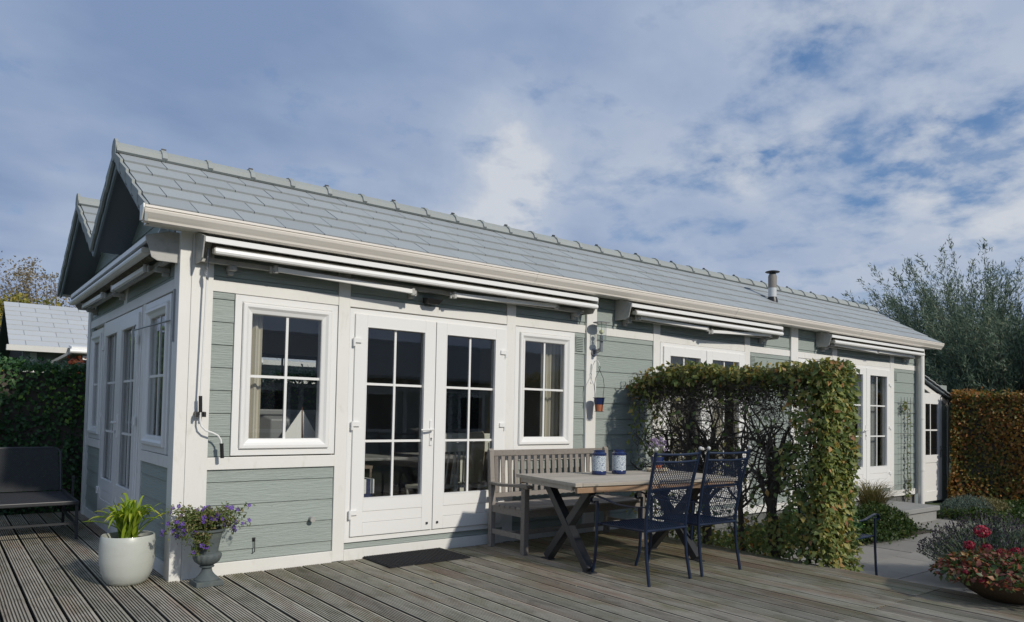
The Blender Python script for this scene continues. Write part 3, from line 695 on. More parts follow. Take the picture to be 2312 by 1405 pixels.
# second gable: slates only where the valley lets them be seen
lay_slates((1.92+.0, 2.83), 1, cache, roof, 'slate', RX0, RX0+TW*4, [.25]+rows[2:], TW, 1, slate_mesh)
for (ya, yb, x0_) in ((1.93+.25, 3.26, RX0+TW*4), ):
    MB().prism([(ya, roofz(ya)-.04), (yb, roofz(yb)-.04), (yb, roofz(yb)), (ya, roofz(ya))], x0_+.003, RX1, 0).build('slate_slope', 'roof_slate', roof)
MB().prism([(1.10, roofz(1.10)-.04), (2.17, roofz(2.17)-.04), (2.17, roofz(2.17)), (1.10, roofz(1.10))], RX0+.002, RX1, 0).build('slate_slope', 'roof_slate', roof)
MB().prism([(3.27, roofz(3.27)-.04), (4.62, roofz(4.62)-.04), (4.62, roofz(4.62)), (3.27, roofz(3.27))], RX0+.002, RX1, 0).build('slate_slope', 'roof_slate', roof)
# verge slates hanging over the rake, stepped
def verge(y0, z0, sgn, rows):
    for k in range(len(rows)-1):
        s0, s1 = rows[k]-.01, rows[k+1]+.015
        pa = (y0+sgn*s0*CS, z0+s0*SL*CS+.034); pb = (y0+sgn*s1*CS, z0+s1*SL*CS+.004)
        MB().prism([pa, pb, (pb[0], pb[1]-.07), (pa[0], pa[1]-.135)], RX0-.030, RX0-.006, 0).build('verge_slate', 'ridge_tile', roof, bevel=.003)
verge(-.25, 2.83, 1, rows); verge(2.43, 2.83, -1, [.30]+rows[2:]); verge(1.92, 2.83, 1, [.30]+rows[2:]); verge(4.60, 2.83, -1, rows)
# ridge tiles
rp = [(-.125, -.045), (-.105, .005), (-.055, .048), (0, .062), (.055, .048), (.105, .005), (.125, -.045)]
def ridge_mesh(l):
    mb = MB(); inner = [(y*.85, z-.014) for y, z in rp]
    mb.prism(rp+inner[::-1], 0, l, 0)
    big_ = [(y*1.12, z+.012) for y, z in rp]; mb.prism(big_+[(y*1.0, z) for y, z in rp][::-1], l-.03, l+.012, 0)
    me = mb.mesh('ridge_tile', smooth=False); me.materials.append(MATS['ridge_tile']); return me
rm = ridge_mesh(.395); clip = MB().box(-.01, .03, -.008, .008, 0, .02).mesh('ridge_clip'); clip.materials.append(MATS['black_iron'])
x = RX0-.02; i = 0
while x < RX1-.1:
    for yy, lim in ((1.09, 99), (3.26, 1.2)):
        if x > lim: continue
        rt_ = link('ridge_tile', rm, None, roof); rt_.location = (x, yy, roofz(yy)+.018)
        if i % 2 == 0:
            c_ = link('ridge_clip', clip, None, roof); c_.location = (x+.39, yy, roofz(yy)+.09)
    x += .3975; i += 1
MB().prism([(3.26+y, roofz(3.26)+.018+z) for y, z in rp], 1.3, RX1, 0).build('ridge_capping', 'ridge_tile', roof)
MB().tube([(RX0-.028, 1.09, roofz(1.09)+.01), (RX0-.004, 1.09, roofz(1.09)+.01)], .10, 12).build('ridge_end', 'ridge_tile', roof)
MB().tube([(RX0-.028, 3.26, roofz(3.26)+.01), (RX0-.004, 3.26, roofz(3.26)+.01)], .10, 12).build('ridge_end', 'ridge_tile', roof)
# moulded gutter
gp = [(-.262, 2.795), (-.262, 2.715), (-.285, 2.703), (-.315, 2.703), (-.333, 2.712), (-.338, 2.728), (-.350, 2.742), (-.372, 2.762), (-.378, 2.782), (-.374, 2.790), (-.384, 2.795), (-.384, 2.812), (-.370, 2.814), (-.366, 2.800), (-.366, 2.78), (-.34, 2.75), (-.325, 2.72), (-.28, 2.72), (-.275, 2.795)]
gp = [((y+.075)-.008, z+.008 if z > 2.75 else z) for y, z in gp]
MB().prism(gp, RX0-.03, 3.4, 0).build('gutter', 'gutter_cream', house, bevel=0)
MB().prism(gp, 3.402, RX1+.03, 0).build('gutter', 'gutter_cream', house)
MB().prism([(-.195, 2.72), (-.255, 2.715), (-.31, 2.80), (-.308, 2.83), (-.195, 2.83)], RX0-.042, RX0-.031, 0).build('gutter_end', 'white_paint', house)
MB().prism([(-.195, 2.72), (-.255, 2.715), (-.31, 2.80), (-.308, 2.83), (-.195, 2.83)], RX1+.031, RX1+.042, 0).build('gutter_end', 'white_paint', house)
for xx in (3.385, 6.9, 10.3): MB().prism([(y-.003 if y < -.2 else y, z-.002) for y, z in gp[1:12]]+[(-.2, 2.80)], xx, xx+.035, 0).build('gutter_joint', 'gutter_cream', house)
# far eave gutter end, white box seen at the left end of the gable
MB().box(RX0-.02, RX0+.6, 4.63, 4.73, 2.72, 2.82).build('gutter', 'white_paint', house)
# downpipe
MB().tube([(12.93, -.12, 2.70), (12.93, -.12, -.30)], .052, 14).build('downpipe', 'white_paint', house, smooth=True)
for z in (1.38, .42): MB().tube([(12.93, -.12, z), (12.93, -.12, z+.035)], .057, 14).build('pipe_collar', 'white_paint', house, smooth=True)
# flue
fl = part('chimney', roof, 'round steel flue with flat cap'); fx, fy = 8.74, .34; fz = roofz(.34)
MB().lathe([(.085, -.03), (.08, .03), (.07, .06), (.068, .075)], (fx, fy, fz), 20).build('collar', 'black_plastic', fl, smooth=True)
MB().lathe([(.062, .0), (.062, .22)], (fx, fy, fz), 20).build('lower_pipe', 'flue_white', fl, smooth=True)
MB().lathe([(.064, .221), (.066, .40), (.056, .43)], (fx, fy, fz), 20).build('upper_pipe', 'flue_steel', fl, smooth=True)
MB().lathe([(.05, .43), (.05, .455), (.10, .462), (.112, .47), (.105, .478), (.05, .492), (.008, .496)], (fx, fy, fz), 24).build('cap', 'black_iron', fl, smooth=True)
# little triangular awning brackets up the gable
for y_, z_ in ((.92, 2.62), (2.12, 2.62)):
    MB(LF).prism([(y_-.045, .03), (y_+.045, .03), (y_+.045, .06), (y_-.045, .06)], z_, z_+.0, 2) if False else None
for y_, z_ in ((.50, 2.70), (2.55, 2.66)):
    MB(LF).add([(y_-.04, .02, z_), (y_+.04, .02, z_), (y_+.03, .02, z_+.2), (y_, .02, z_+.28), (y_-.04, .13, z_), (y_+.04, .13, z_), (y_+.01, .04, z_+.26)],
        [(0, 1, 5, 4), (0, 4, 6, 3), (1, 2, 6, 5), (4, 5, 6), (2, 3, 6), (0, 3, 2, 1)]).build('gable_bracket', 'white_paint', house)
# door stay rod on the end wall
mb = MB(LF); mb.tube([(.19, .05, 2.04), (1.28, .10, 2.04), (1.36, .09, 2.06), (1.39, .07, 2.10)], .006, 6); mb.box(.06, .075, .046, .06, 1.86, 2.28)
mb.build('door_stay', 'galvanised', house)
# pipe outlet and hook in the lower boards
MB(FR).tube([(1.10, .0, .40), (1.10, .06, .395)], .020, 12).tube([(1.10, .055, .395), (1.10, .075, .393)], .024, 12).build('overflow_pipe', 'awning_grey', house, smooth=True)
MB(FR).tube([(.61, .02, .262), (.61, .045, .262), (.612, .045, .16), (.60, .03, .155)], .004, 6).box(.598, .622, .018, .026, .245, .275).build('hook', 'black_iron', house)

# ------------------------------------------------------------ interior glimpses
def curtain(x0, x1, y, z0, z1, F, label, m_='curtain', waves=9, amp=.02):
    n = waves*6; vs = []; 
    for i in range(n+1):
        u = x0+(x1-x0)*i/n; w = -y+amp*math.sin(2*math.pi*i/6)
        for z in (z0, z1): vs += [(u, w, z), (u, w-.003, z)]
    fs = []
    for i in range(n):
        a = i*4; b_ = a+4
        fs += [(a, b_, b_+2, a+2), (a+1, a+3, b_+3, b_+1)]
    fs += [(0, 2, 3, 1), (n*4, n*4+1, n*4+3, n*4+2)]
    o = MB(F).add(vs, fs).build('curtain', m_, None, smooth=True); tag(o, label, 'curtain'); return o
curtain(.53, .68, .13, .70, 2.36, FR, 'cream curtain hanging inside the window beside the corner post', waves=2)
curtain(3.86, 4.22, .17, .2, 2.36, FR, 'cream curtain hanging at the right of the window above the bench', waves=6)
curtain(5.78, 6.50, .17, .1, 2.36, FR, 'cream curtain behind the left leaf of the door behind the hedge', waves=9)
curtain(6.68, 7.30, .17, .1, 2.36, FR, 'cream curtain behind the right leaf of the door behind the hedge', waves=8)
curtain(10.15, 10.9, .17, .1, 2.36, FR, 'grey curtain behind the left leaf of the far garden door', 'sheer', 9)
curtain(11.10, 11.75, .17, .1, 2.36, FR, 'grey curtain behind the right leaf of the far garden door', 'sheer', 8)
curtain(8.95, 9.75, .17, .9, 2.36, FR, 'grey curtain in the far window just above the hedge top', 'sheer', 9)
curtain(.34, 1.02, .16, .7, 2.36, LF, 'grey curtain in the shaded window nearest the corner post', 'sheer', 10)
curtain(1.45, 2.14, .16, .1, 2.36, LF, 'grey curtain behind the near leaf of the shaded gable door', 'sheer', 10)
curtain(2.34, 3.02, .16, .1, 2.36, LF, 'grey curtain behind the far leaf of the shaded gable door', 'sheer', 10)
curtain(3.42, 3.95, .16, .7, 2.36, LF, 'grey curtain in the shaded window beside the ivy hedge', 'sheer', 8)
# cabinet + television + model boat behind window 1
cb = thing('side_table', 'dark low cabinet standing inside behind the corner window', 'cabinet', (1.0, .55, .06))
MB().box(-.55, .55, -.22, .22, .9, .94).build('tabletop', 'interior_floor', cb)
for sx_ in (-.5, .5):
    for sy_ in (-.18, .18): MB().box(sx_-.025, sx_+.025, sy_-.025, sy_+.025, 0, .9).build('leg', 'interior_floor', cb)
tv = thing('television', 'old white television with ventilation slots seen from behind', 'television', (1.10, .62, 1.0))
MB().box(-.34, .34, -.06, .05, .02, .34).add([(-.28, -.06, .04), (.28, -.06, .04), (.28, -.06, .30), (-.28, -.06, .30), (-.2, -.16, .07), (.2, -.16, .07), (.2, -.16, .25), (-.2, -.16, .25)], [(0, 1, 5, 4), (1, 2, 6, 5), (2, 3, 7, 6), (3, 0, 4, 7), (4, 5, 6, 7)]).build('casing', 'monitor_plastic', tv, bevel=.012)
sl_ = MB()
for i in range(12):
    for j in range(4): sl_.box(-.25+i*.026, -.236+i*.026, -.0625, -.06, .235+j*.017, .243+j*.017)
sl_.build('vent_slots', 'black_plastic', tv); MB().box(-.12, .12, -.08, .06, -.0, .02).build('stand', 'monitor_plastic', tv)
bt = thing('model_sailboat', 'small model sailboat with cream sails on the window sill', 'model boat', (1.085, .22, 1.0)); bt.scale = (1.15, 1.15, 1.1)
MB().add([(-.15, 0, .05), (0, -.03, .045), (.15, 0, .06), (0, .03, .045), (-.11, 0, .02), (.11, 0, .02)], [(0, 1, 2, 3), (0, 4, 1), (1, 4, 5), (1, 5, 2), (0, 3, 4), (3, 5, 4), (3, 2, 5)]).box(-.03, .03, -.02, .02, 0, .02).build('hull', 'boat_wood', bt)
MB().tube([(.01, 0, .04), (.005, 0, .33)], .004, 6).tube([(-.15, 0, .075), (.01, 0, .07)], .003, 6).build('mast', 'boat_wood', bt)
MB().add([(-.15, 0, .08), (0, -.012, .08), (0, 0, .31), (-.15, .002, .08), (0, -.010, .08), (0, .002, .31)], [(0, 1, 2), (3, 5, 4)]).build('mainsail', 'sail', bt)
MB().add([(.02, 0, .075), (.15, -.012, .06), (.01, 0, .31), (.02, .002, .075), (.15, -.010, .06), (.01, .002, .31)], [(0, 1, 2), (3, 5, 4)]).build('jib', 'sail', bt)
# dining chairs and table inside
def inchair(loc, rz, label):
    t = thing('dining_chair', label, 'chair', loc, rz, 'white dining chairs inside the glass doors')
    MB().box(-.21, .21, -.2, .2, .43, .46).build('seat', 'chair_white', t)
    for sx_ in (-.19, .19):
        MB().tube([(sx_, -.19, 0), (sx_*1.05, -.2, .46), (sx_*1.05, -.25, .95)], .018, 6).build('leg', 'chair_white', t); MB().tube([(sx_, .18, 0), (sx_, .18, .43)], .018, 6).build('leg', 'chair_white', t)
    MB().prism([(-.235, -.235), (0, -.28), (.235, -.235), (.235, -.215), (0, -.26), (-.235, -.215)], .84, 1.05, 2).build('backrest', 'chair_white', t, bevel=.01)
    for q in (-.1, 0, .1): MB().tube([(q, -.2, .46), (q, -.255, .86)], .010, 6).build('spindle', 'chair_white', t)
    return t
inchair((2.93, .95, .06), .3, 'white dining chair left of the chair with the knitted blanket')
inchair((3.42, .90, .06), -.5, 'white dining chair with a beige knitted blanket over its back')
bk = MB(lambda x, y, z: (3.30+x, .62+y, z))
npts = []
for i in range(9):
    t = i/8
    npts.append((0, [-.02, -.05, -.07, -.075, -.06, -.03, .0, .02, .03][i], [.55, .68, .85, 1.0, 1.10, 1.125, 1.10, .98, .86][i]))
vs = []
for (a, b_, c) in npts: vs += [(-.11, b_, c), (.09, b_+.02, c+.01)]
vs += [(x, y+.018, z) for x, y, z in vs]
n = len(npts)*2
fs = [(i*2, i*2+1, i*2+3, i*2+2) for i in range(len(npts)-1)]+[(n+i*2, n+i*2+2, n+i*2+3, n+i*2+1) for i in range(len(npts)-1)]+[(i*2, i*2+2, n+i*2+2, n+i*2) for i in range(len(npts)-1)]+[(i*2+1, n+i*2+1, n+i*2+3, i*2+3) for i in range(len(npts)-1)]
o = bk.add(vs, fs).build('blanket', 'knit', None, smooth=True); tag(o, 'beige knitted blanket draped over a white dining chair indoors', 'blanket')
dt = thing('dining_table', 'dark dining table standing inside the glass doors', 'table', (2.95, 1.75, .06))
MB().box(-.75, .75, -.42, .42, .72, .75).build('tabletop', 'awning_grey', dt)
for sx_ in (-.68, .68):
    for sy_ in (-.36, .36): MB().box(sx_-.03, sx_+.03, sy_-.03, sy_+.03, 0, .72).build('leg', 'chair_white', dt)
st = thing('stool', 'navy blue stool inside behind the left glass door', 'stool', (1.72, .42, .06))
MB().box(-.14, .14, -.14, .14, .02, .48).build('seat_box', 'navy_fabric', st, bevel=.01)
bs = thing('striped_cushion', 'white cushion with dark stripes lying on the navy stool', 'cushion', (1.72, .42, .543))
for i in range(7): MB().box(-.15+i*.043, -.108+i*.043, -.13, .13, 0, .14).build('cushion_panel', 'sail' if i % 2 == 0 else 'navy_fabric', bs, bevel=.004)
lp = thing('paper_lamp', 'round white lamp on a shelf inside the left glass door', 'lamp', (1.72, .75, .78))
MB().sphere((0, 0, .24), .12, 16, 12).build('lamp_shade', 'curtain', lp, smooth=True); MB().lathe([(.06, 0), (.06, .02), (.015, .03), (.015, .14)], (0, 0, 0), 12).build('lamp_base', 'chair_white', lp)
sh = thing('shelf_unit', 'dark shelf unit inside behind the left glass door', 'shelf', (1.75, .8, .06))
MB().box(-.3, .3, -.12, .15, .69, .72).build('shelf', 'interior_floor', sh)
for q in (-.28, .28): MB().box(q-.012, q+.012, -.12, .15, 0, .69).build('side_panel', 'interior_floor', sh)

# ------------------------------------------------------------ awnings
def awning(name, F, u0, u1, arms, label, brackets, flip=False):
    t = thing(name, label, 'awning', group='retracted white folding arm awnings')
    MB(F).add([(u0, .02, 2.70), (u1, .02, 2.70), (u1, .02, 2.685), (u0, .02, 2.685), (u0, .265, 2.668), (u1, .265, 2.668), (u1, .285, 2.66), (u0, .285, 2.66), (u1, .285, 2.622), (u0, .285, 2.622), (u1, .26, 2.622), (u0, .26, 2.622), (u1, .26, 2.652), (u0, .26, 2.652)],
        [(0, 1, 5, 4), (4, 5, 6, 7), (7, 6, 8, 9), (9, 8, 10, 11), (11, 10, 12, 13), (13, 12, 2, 3), (3, 2, 1, 0), (0, 4, 7, 9, 11, 13, 3), (1, 2, 12, 10, 8, 6, 5)]).build('cover', 'awning_white', t)
    # rolled fabric
    pts = []
    MB(F).tube([(u0+.09, .15, 2.60), (u1-.06, .15, 2.60)], .047, 14).build('fabric_roll', 'awning_fabric', t, smooth=True)
    MB(F).prism([(.145, 2.645), (.25, 2.60), (.25, 2.595), (.145, 2.63)], u0+.09, u1-.06, 0).build('fabric', 'awning_fabric', t)
    # front bar, rounded
    MB(F).prism([(.225, 2.583), (.285, 2.585), (.298, 2.575), (.302, 2.556), (.296, 2.540), (.27, 2.534), (.225, 2.545)], u0+.075, u1-.01, 0).build('front_bar', 'awning_white', t)
    MB(F).prism([(.228, 2.580), (.282, 2.582), (.295, 2.573), (.298, 2.556), (.292, 2.542), (.27, 2.537), (.228, 2.548)], u0+.066, u0+.0745, 0).build('bar_cap', 'cream_paint', t)
    # end plates
    ep = [(.02, 2.72), (.12, 2.72), (.29, 2.665), (.24, 2.50), (.20, 2.478), (.02, 2.478)]
    if flip == 2: ep = [(.02, 2.72), (.10, 2.715), (.288, 2.668), (.245, 2.615), (.22, 2.51), (.02, 2.478)]
    MB(F).prism(ep, u0-.012, u0-.001, 0).build('end_plate', 'awning_grey', t, bevel=.003)
    MB(F).prism([(.02, 2.70), (.12, 2.70), (.286, 2.655), (.28, 2.60), (.20, 2.49), (.02, 2.49)], u1+.001, u1+.010, 0).build('end_plate', 'awning_grey', t, bevel=.003)
    # square torsion bar
    MB(F).box(u0+.0, u1-.05, .075, .115, 2.495, 2.535).build('torsion_bar', 'awning_grey', t, bevel=.003)
    for b_ in brackets:
        q = MB(F); q.box(b_-.028, b_+.028, .02, .13, 2.455, 2.492); q.box(b_-.02, b_+.02, .02, .075, 2.425, 2.455); q.tube([(b_, .130, 2.472), (b_, .139, 2.472)], .011, 10); q.build('wall_bracket', 'awning_grey', t, bevel=.003)
    for (a, za, wa), (b2, zb, wb) in arms:
        ar = MB(F).beam((a, wa, za), (b2, wb, zb), .032, .040).build('arm', 'awning_white', t, bevel=.004)
        for (q, z, w) in ((a, za, wa), (b2, zb, wb)):
            jl = MB(F)
            jl.tube([(q, w, z-.033), (q, w, z+.03)], .021, 10); jl.beam((q-.03 if q == a else q-.005, w-.01, z-.005), (q+.005 if q == a else q+.035, w-.01, z-.005), .03, .032)
            jl.tube([(q-.035 if q == a else q+.035, w-.015, z-.035), (q-.035 if q == a else q+.035, w-.015, z+.02)], .013, 8)
            jl.build('arm_joint', 'awning_grey', t, bevel=.002)
    return t
awning('awning', FR, .075, 4.30, [((.67, 2.503, .17), (1.96, 2.464, .20)), ((2.43, 2.487, .20), (3.78, 2.527, .17))],
       'long retracted white awning over the front doors and bench', (.34, 2.03, 4.15))
awning('awning', FR, 4.86, 8.03, [((5.08, 2.522, .20), (6.36, 2.496, .22)), ((6.46, 2.468, .22), (7.86, 2.535, .20))],
       'retracted white awning right of the wall lamp above the hedge', (5.0, 7.85))
awning('awning', FR, 9.40, 12.66, [((9.60, 2.535, .20), (10.97, 2.505, .22)), ((11.03, 2.512, .22), (12.42, 2.515, .20))],
       'retracted white awning at the far end beside the downpipe', (9.55, 12.4))
awning('awning', LF, .02, 4.02, [((.55, 2.50, .17), (1.75, 2.47, .21)), ((2.30, 2.47, .21), (3.70, 2.50, .19))],
       'shaded retracted awning on the gable end wall', (.40, 2.2, 3.86))
# crank
cr = thing('awning_crank', 'white awning crank rod with black grips beside the corner post', 'crank', (0, 0, 0))
MB(FR).tube([(.135, .14, 2.60), (.136, .135, 2.44), (.140, .13, 2.40)], .007, 6).tube([(.128, .12, 2.44), (.12, .14, 2.40), (.13, .15, 2.37), (.145, .13, 2.35)], .005, 6).tube([(.135, .135, 2.42), (.138, .135, 2.36)], .012, 8).build('eye_hook', 'galvanised', cr)
MB(FR).tube([(.138, .13, 2.40), (.122, .12, 1.43)], .0075, 8).build('rod', 'upvc_white', cr, smooth=True)
MB(FR).tube([(.122, .12, 1.435), (.126, .12, 1.31)], .0135, 10).build('grip', 'black_plastic', cr, smooth=True)
MB(FR).box(.095, .165, .045, .125, 1.285, 1.312).box(.09, .108, .10, .14, 1.27, 1.31).box(.145, .165, .10, .14, 1.27, 1.31).build('clip', 'black_plastic', cr, bevel=.003)
MB(FR).tube([(.126, .12, 1.31), (.126, .12, 1.24), (.136, .12, 1.20), (.170, .12, 1.165), (.225, .12, 1.145), (.265, .12, 1.125), (.288, .12, 1.09), (.295, .12, 1.04)], .0075, 8).build('crank_arm', 'upvc_white', cr, smooth=True)
MB(FR).tube([(.295, .12, 1.06), (.303, .12, .945)], .0145, 10).tube([(.295, .12, 1.062), (.295, .12, 1.055)], .017, 10).build('grip', 'black_plastic', cr, smooth=True)

# security light above the doors
sl2 = thing('security_light', 'small black wall light above the front doors', 'wall light')
MB(FR).box(2.18, 2.30, .01, .04, 2.40, 2.445).build('back_plate', 'black_plastic', sl2, bevel=.004)
MB(FR).add([(2.16, .04, 2.45), (2.34, .04, 2.45), (2.34, .15, 2.435), (2.16, .15, 2.435), (2.18, .04, 2.39), (2.30, .04, 2.39), (2.30, .12, 2.385), (2.18, .12, 2.385)], [(0, 1, 2, 3), (4, 5, 6, 7), (0, 1, 5, 4), (1, 2, 6, 5), (2, 3, 7, 6), (3, 0, 4, 7)]).build('lamp_head', 'black_plastic', sl2, bevel=.004)

# wall lantern on the post
wlamp = thing('wall_lantern', 'steel cylinder wall lamp with clear glass on the white post', 'wall lamp', (4.475, 0, 0))
MB(FR).tube([(0, .05, 2.07), (0, .072, 2.07)], .045, 18).build('wall_plate', 'galvanised', wlamp, smooth=True)
MB(FR).tube([(0, .07, 2.085), (0, .12, 2.095), (0, .17, 2.12), (0, .17, 2.17)], .012, 8).tube([(.0, .07, 2.06), (0, .13, 2.07), (0, .17, 2.10)], .008, 8).tube([(0, .17, 2.07), (0, .17, 2.20)], .020, 12).build('bracket', 'galvanised', wlamp, smooth=True)
gl_ = MB().lathe([(.044, 0), (.044, .19), (.041, .19), (.041, 0)], (0, -.17, 2.20), 20).build('glass', 'lamp_glass', wlamp, smooth=True)
mb = MB()
for k in range(4):
    t = math.pi/4+k*math.pi/2; mb.tube([(.052*math.cos(t), -.17+.052*math.sin(t), 2.19), (.052*math.cos(t), -.17+.052*math.sin(t), 2.405)], .003, 5)
mb.lathe([(.055, 0), (.055, .006)], (0, -.17, 2.195), 20); mb.build('cage', 'galvanised', wlamp)
MB().lathe([(.10, 0), (.10, .004), (.05, .012), (.008, .016)], (0, -.17, 2.405), 24).build('cap', 'galvanised', wlamp, smooth=True)
MB().lathe([(.018, 0), (.02, .06)], (0, -.17, 2.20), 10).build('socket', 'galvanised', wlamp); MB().sphere((0, -.17, 2.30), .027, 12, 8).build('bulb', 'bulb', wlamp, smooth=True)

# hanging pot on a curved bracket
hb = thing('pot_bracket', 'thin white wrought iron bracket curling from the white post', 'bracket')
MB(FR).tube([(4.44, .055, 1.74), (4.44, .055, 1.93)], .004, 6).tube([(4.44, .055, 1.84), (4.445, .07, 1.92), (4.445, .10, 1.965), (4.445, .145, 1.97), (4.445, .175, 1.93), (4.445, .175, 1.895)], .004, 6).tube([(4.44, .055, 1.74), (4.43, .056, 1.72), (4.44, .057, 1.705)], .004, 6).build('scroll', 'white_paint', hb)
hp = thing('hanging_pot', 'terracotta pot with navy rim hanging from the white post', 'flower pot', (4.445, -.18, 0))
mb = MB(); mb.tube([(0, 0, 1.905), (.016, 0, 1.885), (0, 0, 1.865), (-.016, 0, 1.885), (0, 0, 1.905)], .003, 6)
for sgn in (-1, 1): mb.tube([(0, 0, 1.865), (sgn*.012, 0, 1.84), (sgn*.06, 0, 1.77), (sgn*.078, 0, 1.68), (sgn*.066, 0, 1.59), (sgn*.062, 0, 1.542), (sgn*.042, 0, 1.385)], .003, 6)
for ph in (math.pi/2, -math.pi/2): mb.tube([(.065*math.cos(ph), .065*math.sin(ph), 1.54), (.045*math.cos(ph), .045*math.sin(ph), 1.385)], .003, 6)
for rr_, z in ((.07, 1.542), (.05, 1.385)):
    mb.tube([(rr_*math.cos(t*math.pi/8), rr_*math.sin(t*math.pi/8), z) for t in range(17)], .003, 6)
mb.build('wire_frame', 'black_iron', hp)
MB().lathe([(.042, 1.388), (.050, 1.468), (.0505, 1.468)], (0, 0, 0), 24).build('pot_base', 'terracotta', hp, smooth=True)
MB().lathe([(.0515, 1.465), (.062, 1.535), (.064, 1.545), (.058, 1.545), (.052, 1.50)], (0, 0, 0), 24).build('pot_rim', 'navy_glaze', hp, smooth=True)

# ------------------------------------------------------------ doormat
dm = thing('doormat', 'black rubber doormat with woven links before the doors', 'doormat', (1.60, -.545, .002))
MB().box(0, .84, 0, .52, 0, .010).build('mat_base', 'doormat', dm)
mb = MB()
for i in range(32):
    for j in range(20):
        x_, y_ = .02+i*.0258, .02+j*.0258; mb.box(x_-.008, x_+.008, y_-.0045 if (i+j) % 2 else y_-.011, y_+.0045 if (i+j) % 2 else y_+.011, .0105, .016)
o = mb.build('rubber_links', 'doormat', dm, recalc=False); o['kind'] = 'stuff'

# ------------------------------------------------------------ bench
bench = thing('garden_bench', 'weathered grey slatted wooden bench against the wall', 'bench', (0, 0, 0))
bx0, bx1 = 2.955, 4.60
def bar(name, p, q, w, h, par, m_='teak_grey', bv=.004, upv=(0, 0, 1)): return MB().beam(p, q, w, h, upv).build(name, m_, par, bevel=bv)
for xx in (bx0, bx1):
    mb = MB().prism([(-.20, 0), (-.145, 0), (-.15, .42), (-.105, .965), (-.13, .985), (-.155, .965), (-.20, .44)], xx-.028, xx+.028, 0); mb.build('leg', 'teak_grey', bench, bevel=.006)
    MB().box(xx-.03, xx+.03, -.73, -.672, 0, .63).build('leg', 'teak_grey', bench, bevel=.005)
    MB().prism([(-.16, .655), (-.16, .625), (-.35, .618), (-.55, .630), (-.70, .632), (-.76, .625), (-.775, .64), (-.76, .662), (-.68, .668), (-.5, .655), (-.33, .645)], xx-.036, xx+.036, 0).build('armrest', 'teak_grey', bench, bevel=.006)
    bar('stretcher', (xx, -.67, .16), (xx, -.2, .16), .03, .05, bench); bar('side_rail', (xx, -.67, .385), (xx, -.19, .385), .032, .07, bench)
bar('seat_rail', (bx0+.03, -.70, .385), (bx1-.03, -.70, .385), .03, .075, bench)
bar('seat_rail', (bx0+.03, -.18, .385), (bx1-.03, -.18, .385), .03, .07, bench)
bar('stretcher', (bx0+.03, -.44, .16), (bx1-.03, -.44, .16), .03, .045, bench)
for k in range(7):
    y = -.715+k*.085; bar('seat_slat', (bx0-.028 if 0 < k < 6 else bx0+.032, y, .43), (bx1+.028 if 0 < k < 6 else bx1-.032, y, .43), .068, .02, bench, bv=.003)
pr = [(-.125, .905), (-.100, .905), (-.095, .965), (-.120, .965)]
MB().prism(pr, bx0+.029, bx1-.029, 0).build('top_rail', 'teak_grey', bench, bevel=.004)
MB().prism([(-.155, .485), (-.13, .485), (-.125, .53), (-.15, .53)], bx0+.029, bx1-.029, 0).build('bottom_rail', 'teak_grey', bench, bevel=.003)
for k in range(18):
    x = bx0+.085+k*.0867
    MB().add([(x-.023, -.143, .531), (x+.023, -.143, .531), (x+.023, -.130, .531), (x-.023, -.130, .531), (x-.023, -.118, .904), (x+.023, -.118, .904), (x+.023, -.105, .904), (x-.023, -.105, .904)],
             [(0, 1, 2, 3), (4, 5, 6, 7), (0, 1, 5, 4), (1, 2, 6, 5), (2, 3, 7, 6), (3, 0, 4, 7)]).build('back_slat', 'teak_grey', bench, bevel=.002)

# ------------------------------------------------------------ table
TR = R(-8.5)
tab = thing('garden_table', 'wooden plank garden table on dark crossed steel legs', 'table', (2.72, -1.24, 0), TR)
TL, TWD = 1.86, .98
for k in range(7):
    y = -TWD/2+.07+(TWD-.14)*(k+.5)/7; bw = (TWD-.14)/7
    MB().box(.075, TL-.075, y-bw/2+.002, y+bw/2-.002, .752+random.uniform(0, .0015), .78+random.uniform(0, .0015)).build('plank', 'table_wood', tab, bevel=.002)
for a in (0, TL-.073): MB().box(a, a+.073, -TWD/2, TWD/2, .750, .781).build('plank', 'table_wood', tab, bevel=.003)
for s_ in (-1, 1): MB().box(.075, TL-.075, s_*TWD/2-(.068 if s_ > 0 else 0), s_*TWD/2+(.068 if s_ < 0 else 0), .751, .780).build('plank', 'table_wood', tab, bevel=.003)
for s_ in (-1, 1): MB().box(.03, TL-.03, s_*(TWD/2-.035)-.018, s_*(TWD/2-.035)+.018, .695, .7495).build('apron', 'table_brown', tab, bevel=.004)
for a in (.012, TL-.048): MB().box(a, a+.03, -TWD/2+.07, TWD/2-.07, .712, .7495).build('apron', 'table_wood', tab, bevel=.004)
for x_ in (.27, TL-.35):
    lg = MB(); 
    bar('leg', (x_-.003, -.33, .02), (x_-.003, .33, .70), .075, .075, tab, 'dark_steel', .004, (1, 0, 0)); bar('leg', (x_+.003, .33, .02), (x_+.003, -.33, .70), .0745, .0745, tab, 'dark_steel', .004, (1, 0, 0))
    MB().box(x_-.04, x_+.04, -.40, .40, .6945, .7105).build('leg_plate', 'dark_steel', tab)
    for s_ in (-1, 1): MB().box(x_-.038, x_+.038, s_*.33-.06, s_*.33+.06, 0, .008).build('foot', 'dark_steel', tab)

